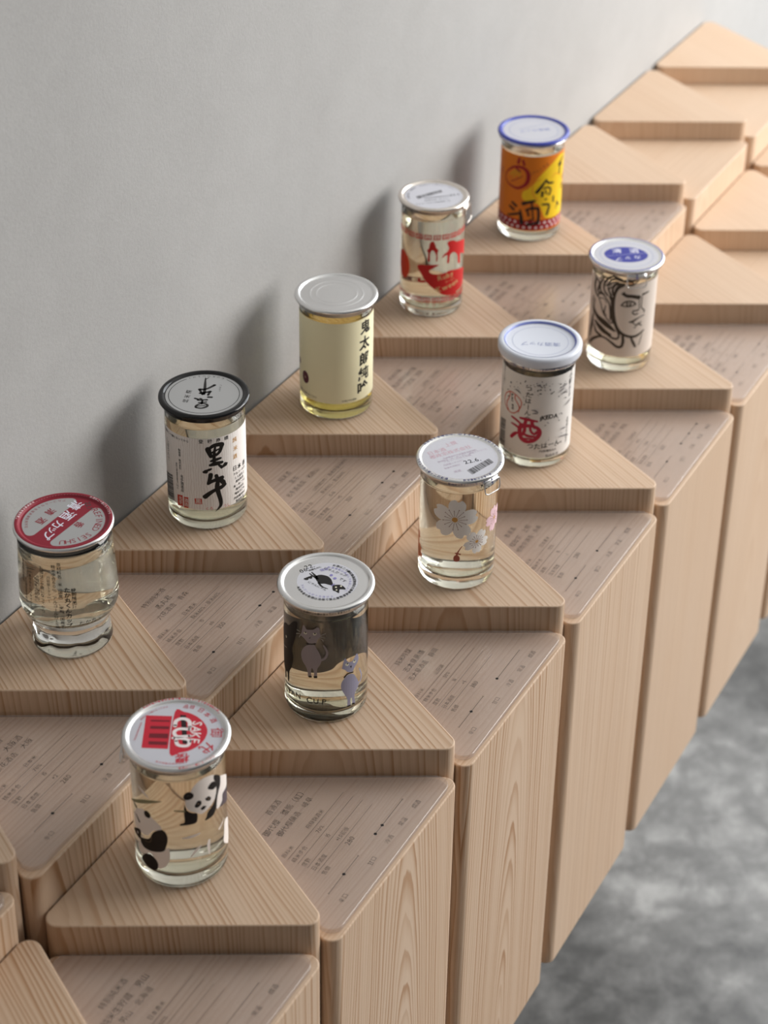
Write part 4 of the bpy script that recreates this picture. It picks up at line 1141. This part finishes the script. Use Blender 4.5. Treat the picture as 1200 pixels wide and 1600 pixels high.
def plate_print(d):
    p = Print()
    for tx, y, sz in zip(d[:3], (94.7, 85.7, 78.0), (5.2, 5.6, 5.2)): p.text('ink', tx, 86, y, sz, -1)
    for i, (lab, val) in enumerate(zip(ROWS, d[3:8])):
        y = (65.3, 57.8, 50.4, 43.0, 35.6)[i]
        p.text('ink', lab, 50.3, y, 4.0, -1, align='l')
        p.text('ink', val, 80.5, y, 4.0 if i < 4 else 5.0, -1, align='l')
    for y in (61.6, 54.1, 46.9, 39.4): p.rect('ink', 50.2, y-.11, 121.8, y+.11)
    for x0, x1 in ((98.3, 135.4), (38.0, 75.7)):
        p.rect('ink', x0, 23.9, x1, 24.2)
        for x in (x0, x1): p.rect('ink', x-.16, 23.35, x+.16, 24.75)
    p.rect('ink', 117-.16, 23.5, 117+.16, 24.6)
    for x in d[8]: p.disc('ink', x, 24.05, 1.15, 20)
    p.disc('ink', d[9], 24.05, 1.15, 20)
    for tx, x in (('辛口', 39.4), ('甘口', 76.2), ('冷酒', 98.6), ('常溫', 117.2), ('燗酒', 135.8)): p.text('ink', tx, x, 14.0, 4.2, -1)
    return p

def cup_tab(parent, R, u, v_top, wd, drop, ring_h, mat, dot=None):
    """pull tab and ring hanging from the lid rim at arc position u (mm)"""
    def P(du, v, lift): 
        t = (u+du)/R
        q = Vector((RH.x, RH.y, 0))*math.sin(t) - Vector((FH.x, FH.y, 0))*math.cos(t)
        return q*((R+lift)*MM) + Vector((0, 0, v*MM))
    V, F = [], []
    n = 8
    for lift in (.3, .8):
        for i in range(n+1):
            du = -wd/2 + wd*i/n
            for v in (v_top, v_top-drop): V.append(P(du, v, lift + (1.4 if v < v_top else 0)))
    st = 2*(n+1)
    for i in range(n):
        a = 2*i
        F += [(a, a+1, a+3, a+2), (st+a, st+a+2, st+a+3, st+a+1), (a, a+2, st+a+2, st+a), (a+1, st+a+1, st+a+3, a+3)]
    F += [(0, st, st+1, 1), (2*n, 2*n+1, st+2*n+1, st+2*n)]
    tab = mesh_obj('pull_tab', V, F, mat, parent, True)
    pts = []; hw = wd/2 - .7; y0 = v_top - drop + 2.0; y1 = v_top - drop - ring_h + .8; r = min(3.2, hw*.8)
    path = [(-hw, y0), (-hw, y1+r)] + [(-hw+r-r*math.cos(a), y1+r-r*math.sin(a)) for a in [math.pi/2*k/5 for k in range(1, 6)]] + [(hw-r+r*math.sin(a), y1+r-r*math.cos(a)) for a in [math.pi/2*k/5 for k in range(0, 6)]] + [(hw, y0)]
    path += [(hw-1.4, y0+.9), (-hw+1.4, y0+.9)]
    for x, y in path: pts.append(P(x, y, 2.4 + (v_top-y)*.10))
    tube('pull_ring', pts, .52*MM, mat, parent, 8, True, .8, nrm=P(0, 0, 1)-P(0, 0, 0))
    if dot:
        pr = Print(); pr.stroke(dot, [(u, v_top+.4), (u, v_top-drop*.45), (u, v_top-drop+.3)], [.8, 1.9, .5])
        pr.build('tab_mark', lambda x, y, l: tuple(P(x-u, y, .8+l+(v_top-y)/drop*1.4)), parent, .8)

def lid_profile(R, kind='metal'):
    if kind == 'cap':   # press-on plastic cover
        return [(0, -1.9), (R-7.0, -1.9), (R-6.2, -1.7), (R-5.4, -.6), (R-4.4, -.1), (R-3.2, 0), (R-1.6, -.2), (R-.5, -.9), (R-.1, -1.9), (R, -3), (R, -7.0), (R-.2, -7.8), (R-.9, -8.2), (R-1.4, -7.9), (R-1.4, -3.2), (0, -3.2)]
    q = [(0, -1.5), (R-5.7, -1.5), (R-5.2, -1.5), (R-4.5, -1.35), (R-4.0, -.8), (R-3.4, -.25), (R-2.6, 0), (R-1.5, -.05), (R-.6, -.5), (R-.1, -1.3), (R, -2.0), (R-.2, -2.8), (R-.8, -3.3), (R-1.7, -3.5), (R-2.3, -3.8), (R-2.5, -6.8), (R-3.0, -7.0), (R-3.1, -3.4), (0, -2.6)]
    if kind == 'rings':
        q = [(0, -1.5), (14.9, -1.5), (15.4, -1.5), (15.9, -1.2), (16.5, -1.2), (17.0, -1.5), (17.5, -1.5), (19.9, -1.5), (20.4, -1.5), (20.9, -1.2), (21.5, -1.2), (22.0, -1.5), (22.5, -1.5)] + q[1:]
    if kind == 'shallow':
        q = [(0, -1.0), (R-5.7, -1.0), (R-5.2, -1.0), (R-4.6, -.9)] + q[4:]
    return q

CHARS = set()
def collect():
    for L in DESIGN.values():
        for d in L:
            if d[0] == 'T':
                b = d[5].get('b', 0) if len(d) > 5 else 0
                CHARS.update((c, b) for c in d[2])
    for d in PLATES.values():
        CHARS.update((c, -1) for t in d[:8] for c in t)
    CHARS.update((c, -1) for t in ROWS + ('辛口甘口冷酒常溫燗酒',) for c in t)
    CHARS.update((c, b) for c in EXTRA for b in (0, 1))
    CHARS.discard(('\u3000', -1)); CHARS.discard((' ', 0)); CHARS.discard(('\u3000', 0)); CHARS.discard(('\u3000', 1))
EXTRA = 'REFINDSHUアルコール分十五度お酒は歳になってから未成年者の飲酒律で禁止未満飲用不可清カップあきびんリサイクル'
collect(); prepare_glyphs(CHARS)

for (row, k), d in PLATES.items():
    tri = tri_low(row, k); Rr = Vector(tri[1])
    ins = .0034; th = PT
    o0 = inset_tri(tri, ins, .0085, 10); o1 = inset_tri(tri, ins+.00035, .00815, 10)
    N = len(o0); z = LOWP[row]-PT+.0001
    V = []
    for o, zz in ((o1, 0), (o0, .00035), (o0, th-.0005), (o1, th-.0001)): V.extend((x-Rr.x, y-Rr.y, zz) for x, y in o)
    F = [(r*N+i, r*N+(i+1) % N, (r+1)*N+(i+1) % N, (r+1)*N+i) for r in range(3) for i in range(N)]
    F.append(tuple(3*N+i for i in range(N))); F.append(tuple(range(N))[::-1])
    pl = mesh_obj('information_plate', V, F, ACRYLIC)
    pl.location = (Rr.x, Rr.y, z)
    near = {(1, -2): 'clear triangular plate with black print at the lower left picture edge', (1, -1): 'clear triangular plate with black print, left of the panda cup lid', (2, -1): 'clear triangular plate with black print in front of the panda cup, bottom edge'}.get((row, k)) or 'clear triangular plate with black print just right of the ' + CUP_AT[(row, k)]
    tag(pl, near, 'sign', 'printed acrylic plates')
    plate_print(d).build('printed_lettering', lambda x, y, l: (x*MM, y*MM, th-.0001+l*MM*.3), pl, None, .1, .0)

# ------------------------------------------------------------------ sake cups
CUPS = dict(takamaru=(0.5425, -0.2800, 1, 27.4, 95.1, 33.3),
            panda=(0.0226, -1.1178, 2, 29.0, 101.4, 33.2),
            cat=(1.0027, -1.1235, 2, 28.8, 100.8, 33.2),
            kuro=(1.4968, -0.2637, 1, 29.4, 101.5, 33.3),
            kitaro=(2.4936, -0.3003, 1, 29.6, 102.4, 33.4),
            ramen=(3.5350, -0.2373, 1, 27.8, 107.5, 31.1),
            sakura=(1.9926, -1.1798, 2, 29.1, 101.9, 32.9),
            ikeda=(2.9950, -1.0728, 2, 29.5, 106.8, 34.3),
            orange=(4.5300, -0.3018, 1, 29.5, 103.8, 33.7),
            face=(3.9843, -1.0766, 2, 28.8, 104.9, 33.6))
def RSURF(prof):
    zs = sorted((z, r) for r, z in prof)
    def f(v):
        for (z0, r0), (z1, r1) in zip(zs, zs[1:]):
            if z0 <= v <= z1: return r0 + (r1-r0)*((v-z0)/(z1-z0) if z1 > z0 else 0)
        return zs[0][1] if v < zs[0][0] else zs[-1][1]
    return f
def dirv(t): return Vector((RH.x, RH.y, 0))*math.sin(t) - Vector((FH.x, FH.y, 0))*math.cos(t)

def straight_outer(rb, h):
    zt = h-7.0
    return [(0, 1.4), (rb-8, 1.2), (rb-5.2, .4), (rb-4.4, 0), (rb-3.0, .1), (rb-1.3, .9), (rb-.35, 2.4), (rb, 4.4), (rb, zt-8), (rb-.15, zt-4), (rb-.4, zt), (rb-.4, h-3.9)]
def inner_of(rb, h, floor_z, wall=2.1):
    r = rb-wall
    return [(r-.2, h-3.9), (r-.2, h-8), (r, h-15), (r, floor_z+6), (r-.8, floor_z+3), (r-3, floor_z+1.0), (r-7, floor_z+.2), (0, floor_z+.9)]
def make_cup(name, label, sake_mat, lid_kind, lid_mat, floor_z=6.5, liquid_gap=13.5, outer=None, inner=None, mod=None, print_r=None, lid_parts=None):
    (x, y, row, rb, h, rl) = CUPS[name]
    root = bpy.data.objects.new('sake_cup', None); C.objects.link(root)
    root.empty_display_size = .03
    root.location = (x*S, y*S, HIGH[row]+.0001)
    tag(root, label, 'cup', 'glass sake cups')
    out = outer or straight_outer(rb, h); inn = inner or inner_of(rb, h, floor_z)
    lathe('glass_body', out + inn, GLASS, root, 96, mod)
    top = h-liquid_gap
    liq = [(0, top)] + [(r+.12, top) for r, z in inn[:1]] + [(r+.12, z-.12) for r, z in inn if z < top and r > 0] + [(0, inn[-1][1]-.12)]
    liq[1] = (RSURF([q for q in inn if q[0] > 0])(top)+.12, top)
    lathe('sake', liq, sake_mat, root, 96)
    prof = lid_profile(rl, lid_kind)
    lid = lathe('lid', [(r, h+z) for r, z in prof], lid_mat, root, 96)
    rs = (lambda v: rb) if outer is None else RSURF([q for q in out if q[0] > rb*.8])
    R = print_r or rb
    def cyl(u, v, l): 
        q = dirv(u/R)*((rs(v)+l)*MM); return (q.x, q.y, v*MM)
    def lidf(zoff):
        def f(a, b, l):
            q = RH*(a*MM) + FH*(b*MM); return (q.x, q.y, (h+zoff+l)*MM)
        return f
    return root, lid, cyl, lidf, (rb, h, rl, R)

def label_shell(root, cyl, R, v0, v1, a0, a1, mat, lift=.10, name='label', n=90):
    V, F = [], []
    for v in (v0, v1):
        for i in range(n+1): V.append(cyl(R*math.radians(a0+(a1-a0)*i/n), v, lift))
    for i in range(n): F.append((i, i+1, n+2+i, n+1+i))
    return mesh_obj(name, V, F, mat, root, True)

def rim_fn(h, rl):
    """print lying on the rolled rim: radius decides the height on the lid profile"""
    pr = lid_profile(rl); pts = sorted((r, z) for r, z in pr[:12])
    def z_of(r):
        for (r0, z0), (r1, z1) in zip(pts, pts[1:]):
            if r0 <= r <= r1 and r1 > r0: return z0+(z1-z0)*(r-r0)/(r1-r0)
        return -1.5
    def f(a, b, l):
        r = math.hypot(a, b); q = RH*(a*MM)+FH*(b*MM); return (q.x, q.y, (h+z_of(r)+l)*MM)
    return f

def skirt_text(root, cyl_r, h, txt, col, u, v, size, b=1):
    pr = Print(); pr.text(col, txt, u, v, size, b)
    pr.build('rim_lettering', lambda x, y, l: tuple(dirv(x/cyl_r)*((cyl_r+l)*MM)+Vector((0, 0, y*MM))), root, 2.)

# --- black-lidded cup with a calligraphy label
PAPER_K = principled('ribbed_paper', srgb(222, 212, 206), .7, spec=.2)
t = NT(PAPER_K); tc = t.add('ShaderNodeTexCoord').outputs['Object']
ns = t.add('ShaderNodeSeparateXYZ'); t.put(ns.inputs[0], tc)
angle = t.math('ARCTAN2', ns.outputs[1], ns.outputs[0])
wob = t.noise(t.comb(t.math('MULTIPLY', angle, 3.), t.math('MULTIPLY', ns.outputs[2], 60.)), 2., 2.)
ridge = t.math('SINE', t.math('MULTIPLY', t.math('ADD', angle, t.math('MULTIPLY', wob, .10)), 95.))
t.l.new(t.mix(t.math('MULTIPLY', t.math('ADD', ridge, .2, clamp=True), .55), srgb(250, 245, 241), srgb(226, 216, 210)), t.n['Principled BSDF'].inputs['Base Color'])
PAPER_W = principled('white_label', srgb(226, 222, 218), .55, spec=.3)
PAPER_F = principled('cream_white_label', srgb(216, 204, 194), .6, spec=.3)
PAPER_O = principled('orange_label', srgb(218, 122, 28), .5, spec=.3)
PAPER_T = principled('translucent_cream_label', srgb(250, 243, 206), .5, spec=.3, trans=.04)
LID_BLACK = principled('black_lid', (.008, .008, .009, 1), .12, spec=.4)

root, lid, cyl, lidf, (rb, h, rl, R) = make_cup('kuro', 'straw-coloured sake cup with black lid and ribbed white calligraphy label', SAKE_P, 'metal', LID_BLACK, 5.5)
lb = label_shell(root, cyl, R, 18.6, 80.6, -104, 116, PAPER_K)
p = Print(); p.design(DESIGN['kuro']); p.build('label_print', cyl, lb, 2., .16)
p = Print(); p.disc('lidgrey', 0, 0, 28.0, 80); p.ring('ink', 25.4, 25.9, 80, a0=125, a1=415); p.design(DESIGN['kuro_lid']); p.build('lid_print', lidf(-1.5), lid, None, .05, .02)

# --- grey cats cup
root, lid, cyl, lidf, (rb, h, rl, R) = make_cup('cat', 'clear sake cup printed with two grey cats, plain silver lid', SAKE_P, 'metal', METAL, 6.5)
p = Print()
back = [(-19, 78), (-16, 66), (-15.5, 60), (-12, 62), (-6, 59), (-2, 60), (3, 60.5), (6, 58), (10, 55), (14, 54), (19, 58), (24, 60), (26, 44), (19, 42), (13, 37), (8, 32), (2, 24), (0, 18), (-4, 15), (-12, 17), (-20, 19), (-25, 30), (-26, 60)]
b_ = Print(); b_.poly('catblack', [(math.pi*R - a, v) for a, v in back], True); b_.build('back_print', cyl, root, 2., -.12)
p.design(DESIGN['cat']); p.build('printed_design', cyl, root, 2., .06)
p = Print(); p.disc('whitedisc', 1.0, 1.0, 20.6, 64); p.design(DESIGN['cat_lid']); p.build('lid_print', lidf(-1.5), lid, None, .05, .02)
skirt_text(root, rl-.15, h, 'お酒は二十歳になってから清酒カップ', 'ink', 2, h-2.9, 1.9)

# --- panda cup
root, lid, cyl, lidf, (rb, h, rl, R) = make_cup('panda', 'clear sake cup with black and white pandas, red print on lid', SAKE_C, 'metal', METAL, 8.5)
p = Print(); p.design(DESIGN['panda']); p.build('printed_design', cyl, root, 2., .06)
p = Print(); p.disc('lidwhite', 0, 0, 28.2, 80); p.design(DESIGN['panda_lid']); p.build('lid_print', lidf(-1.5), lid, None, .05, .02)
cup_tab(root, rl-2.2, -43, h-6.0, 13, 4, 7, METAL)
p = Print(); p.text('pred', '未成年者の飲酒は法律で禁止されています飲酒運転は禁止', 0, 0, 1.9, 1, arc=(31.0, 135, -2.1)); p.text('pred', '飲酒は二十歳になってから', 0, 0, 1.8, 1, arc=(31.6, 280, 2.0)); p.build('rim_lettering', rim_fn(h, rl), lid, None, .05)

# --- cherry blossom cup
def flower(p, col, x, y, R0, rot, squeeze=1., core='gold', stamens=True):
    for k in range(5):
        a = rot + 2*math.pi*k/5
        pet = [(.10, -.06), (.45, -.34), (.80, -.36), (1.0, -.17), (.90, -.02), (1.0, .15), (.82, .35), (.45, .34), (.10, .06)]
        pts = [(x+squeeze*R0*(r*math.cos(a)-t*math.sin(a)), y+R0*(r*math.sin(a)+t*math.cos(a))) for r, t in pet]
        p.poly(col, catmull(pts, True, 3), False)
    if stamens:
        for k in range(15):
            a = rot + 2*math.pi*(k+.5)/15; q = .52 if k % 3 else .44
            p.stroke('brown', [(x+squeeze*R0*.16*math.cos(a), y+R0*.16*math.sin(a)), (x+squeeze*R0*q*math.cos(a), y+R0*q*math.sin(a))], .28)
            p.disc('brown', x+squeeze*R0*q*math.cos(a), y+R0*q*math.sin(a), .38, 8)
    p.disc(core, x, y, R0*.13, 12)
root, lid, cyl, lidf, (rb, h, rl, R) = make_cup('sakura', 'clear sake cup with white cherry blossoms, white lid with barcode', SAKE_C, 'shallow', METAL, 9.0)
p = Print()
flower(p, 'flower', -3.3, 65.2, 17.5, 1.45); flower(p, 'flower', 14.3, 43.9, 10.6, 1.0)
flower(p, 'flowero', -46, 34, 8.5, .3); flower(p, 'flowero', -40, 22, 7.5, .9); flower(p, 'flowerp', 33, 57, 11, .6)
flower(p, 'flower', math.pi*R, 86, 13, 1.2); flower(p, 'flowerp', math.pi*R+26, 45, 10, .2)
p.design(DESIGN['sakura']); p.build('printed_design', cyl, root, 2., .06)
p = Print(); p.disc('whitedisc', 0, 0, 27.9, 80); p.design([d for d in DESIGN['sakura_lid'] if 'z' not in (d[5] if len(d) > 5 and isinstance(d[5], dict) else {})]); p.build('lid_print', lidf(-1.0), lid, None, .05, .02)
p = Print(); p.design([d for d in DESIGN['sakura_lid'] if 'z' in (d[5] if len(d) > 5 and isinstance(d[5], dict) else {})]); p.build('rim_lettering', rim_fn(h, rl), lid, None, .06)
skirt_text(root, rl-.15, h, '飲酒はリサイクルになってから', 'navyink', 6, h-2.9, 2.2)
cup_tab(root, rl-2.2, 24.5, h-3.6, 16.0, 4.6, 7.6, METAL, 'navyc')

# --- white baseball label cup with plastic cover
CAPM = principled('milky_plastic_cap', (.80, .835, .93, 1), .28, spec=.5, trans=.18, ior=1.4)
root, lid, cyl, lidf, (rb, h, rl, R) = make_cup('ikeda', 'white-labelled sake cup with red baseball print and milky plastic cap', SAKE_P, 'cap', CAPM, 5.5, 16)
lathe('cap_band', [(rl-1.6, h-8.0), (rl-1.2, h-8.2), (rl-1.3, h-11.2), (rl-1.9, h-11.5)], METAL, root)
skirt_text(root, rl-1.15, h, 'お酒は二十歳になってから飲酒は法律で禁止されています', 'navyink', 2, h-9.7, 2.3)
lb = label_shell(root, cyl, R, 10.5, 88, -140, 140, PAPER_W)
p = Print(); p.design(DESIGN['ikeda']); p.build('label_print', cyl, lb, 2., .16)
p = Print(); p.ring('lidblue2', 22.6, 22.9, 64); p.text('lidblue2', '清酒カップ', 0, -5, 6.5, 1, a=178); p.build('lid_print', lidf(-1.9), lid, None, .05, .02)
BLUEP = principled('blue_rim', srgb(120, 132, 200), .3, spec=.5)
lathe('cap_ring', [(rl-4.9, h-.05), (rl-5.6, h-.85), (rl-6.2, h-1.55), (rl-6.3, h-1.5), (rl-5.7, h-.78), (rl-5.0, h)], BLUEP, lid)

# --- golden sake cup
root, lid, cyl, lidf, (rb, h, rl, R) = make_cup('kitaro', 'golden sake cup with cream label, black brush characters, ringed silver lid', SAKE_Y, 'rings', METAL, 6.0, 12)
lb = label_shell(root, cyl, R, 15.9, 89.5, -92, 90, PAPER_T)
p = Print(); p.design(DESIGN['kitaro']); p.build('label_print', cyl, lb, 2., .16)

# --- red ramen-bowl cup
root, lid, cyl, lidf, (rb, h, rl, R) = make_cup('ramen', 'clear sake cup printed with a red noodle bowl, pull ring on lid', SAKE_P, 'metal', METAL_W, 6.5)
p = Print(); p.design(DESIGN['ramen'])
for v0 in (76.8, 15.2):
    n = 22; wbox = 2*math.pi*R/n
    for i in range(n):
        x0 = i*wbox - math.pi*R; x1 = x0+wbox*.86
        p.rect('red', x0, v0+3.9, x1, v0+4.9); p.rect('red', x0, v0, x1, v0+1.); p.rect('red', x0, v0, x0+1., v0+4.9); p.rect('red', x1-1., v0, x1, v0+4.9)
        xm = (x0+x1)/2
        p.rect('red', x0+1.6, v0+1.5, x1-1.6, v0+2.3); p.rect('red', xm-.3, v0+1.5, xm+.3, v0+3.4); p.rect('red', x0+1.5, v0+2.9, xm-.8, v0+3.4); p.rect('red', xm+.8, v0+2.9, x1-1.5, v0+3.4)
p.build('printed_design', cyl, root, 2., .06)
p = Print(); p.disc('whitedisc', 0, 0, 25.2, 72); p.design(DESIGN['ramen_lid']); p.build('lid_print', lidf(-1.5), lid, None, .05, .02)
cup_tab(root, rl-2.0, 37, h-3.4, 15.0, 5.5, 11.5, METAL_W)

# --- orange label cup
LID_BLUE = principled('blue_rimmed_lid', srgb(60, 72, 168), .25, spec=.6)
root, lid, cyl, lidf, (rb, h, rl, R) = make_cup('orange', 'sake cup with orange and yellow brush label and blue-rimmed lid', SAKE_P, 'metal', LID_BLUE, 6.0)
lathe('lid_skirt', [(rl-.9, h-3.35), (rl-.7, h-3.5), (rl-1.2, h-6.4), (rl-1.8, h-6.8)], METAL, lid)
lb = label_shell(root, cyl, R, 11.2, 88.6, -120, 150, PAPER_O)
p = Print(); p.design(DESIGN['orange'][:1])
p.rect('crim', -1.9*R, 12.6, 2.4*R, 22.6)
rg = random.Random(5)
for i in range(44):
    u = -1.9*R + i*2.9; v = 15.2 if i % 2 else 19.6
    p.disc('dot', u, v + rg.uniform(-.3, .3), 1.3, 12)
p.design(DESIGN['orange'][1:]); p.build('label_print', cyl, lb, 2., .16)
p = Print(); p.disc('lidwhite', 0, 0, 29.2, 72); p.ring('lidblue2', 22.6, 23.1, 72); p.design(DESIGN['orange_lid']); p.build('lid_print', lidf(-1.5), lid, None, .05, .02)

# --- ink-drawn face cup
root, lid, cyl, lidf, (rb, h, rl, R) = make_cup('face', 'sake cup with an ink-drawn face on cream label, blue oval on lid', SAKE_P, 'shallow', METAL, 5.5, 12)
lb = label_shell(root, cyl, R, 16.5, 90.0, -125, 125, PAPER_F)
p = Print(); p.design(DESIGN['face']); p.build('label_print', cyl, lb, 2., .16)
p = Print(); p.disc('lidwhite', 0, 0, 27.6, 72); p.ring('lidblue2', 23.0, 23.4, 72); p.disc('blue', -.4, .4, 19.2, 56, 14.6); p.design(DESIGN['face_lid']); p.build('lid_print', lidf(-1.0), lid, None, .05, .02)
p = Print(); p.ring('dkblue', rl-2.4, rl-1.2, 96, step=.3); p.build('rim_stripe', rim_fn(h, rl), lid, None, .06)
cup_tab(root, rl-2.2, 6.3, h-3.6, 17.5, 4.4, 8.6, METAL, 'blue')

# --- red-banded footed cup
(x, y, row, rb0, h0, rl0) = CUPS['takamaru']
T_OUT = [(0, 2.2), (14, 1.6), (22, .6), (24.5, 0), (26.4, .2), (27.3, 1.2), (27.5, 3.0), (27.2, 6), (26.8, 10), (26.3, 15), (26.0, 19), (26.6, 22), (28.8, 25.5), (31.4, 29.5), (32.9, 34), (33.3, 38), (33.1, 46), (32.4, 60), (31.6, 76), (31.2, 84), (31.0, h0-3.9)]
T_INN = [(28.8, h0-3.9), (29.0, 84), (29.4, 76), (30.2, 60), (30.9, 46), (31.0, 38), (30.2, 34), (28, 30.5), (24, 28), (16, 26.5), (0, 26.2)]
def t_mod(r, z, t):
    if r < 20 or z > 22: return r
    k = math.exp(-((z-11)/6.0)**2)
    return r*(1 - .055*k*(0.5+0.5*math.cos(8*t))**2) 
root, lid, cyl, lidf, (rb, h, rl, R) = make_cup('takamaru', 'footed sake cup with scalloped base and dark red banded lid', SAKE_C, 'metal', METAL, 26, 12.5, T_OUT, T_INN, t_mod, 31.5)
p = Print(); p.design(DESIGN['takamaru'])
for i, (tx, u) in enumerate((('お酒は二十歳になってから', -14), ('清酒六花酒造株式会社', -8), ('青森県弘前市', -2), ('純米酒たか丸くんカップ', 6), ('精米歩合６０％', 11))):
    p.text('ink', tx, math.pi*R - u, 62, 3.4, 1, v=1)
p.build('printed_design', cyl, root, 2., .06)
p = Print(); p.disc('lidred', 0, 0, 29.0, 80)
for sgn in (1, -1):      # two silver lacquer D-shapes left free by the red band
    d = Vector((.50, .866)).normalized(); nrm = Vector((d.y, -d.x))*sgn
    pts = []
    off, Rd, rc = 6.9, 27.2, 3.8
    half = math.acos((off+rc)/(Rd-rc)); base = math.atan2(nrm.y, nrm.x)
    for s2 in (-1, 1):
        cc = (Rd-rc); a = base+s2*half
        ctr = Vector((cc*math.cos(a), cc*math.sin(a)))
        a_in = base+math.pi if s2 > 0 else a
        seq = [a + (base+math.pi-a)*k/8 for k in range(9)] if s2 > 0 else [base-math.pi + (a-(base-math.pi))*k/8 for k in range(9)]
        for g in seq: pts.append((ctr.x+rc*math.cos(g), ctr.y+rc*math.sin(g)))
        if s2 < 0:
            for k in range(1, 24):
                g = base-half+2*half*k/24; pts.append((Rd*math.cos(g), Rd*math.sin(g)))
    p.poly('lidgrey', pts, False)
p.text('lidred', 'REFINED SEISHU', 0, 0, 6.2, 0, arc=(23.4, 36, -3.75))
p.text('lidred', 'アルコール分十五度未満飲用不可', 0, 0, 2.6, 0, arc=(24.6, 98, 3.0))
p.design(DESIGN['takamaru_lid']); p.build('lid_print', lidf(-1.5), lid, None, .05, .02)
p = Print(); p.ring('lidred', rl-5.0, rl-1.1, 96, step=.35); p.text('dot', 'お酒は二十歳になってから', 0, 0, 1.9, 1, arc=(rl-2.6, 62, -2.2)); p.text('dot', '未成年者の飲酒は禁止', 0, 0, 1.9, 1, arc=(rl-2.6, 140, 2.3)); p.build('rim_stripe', rim_fn(h, rl), lid, None, .05)
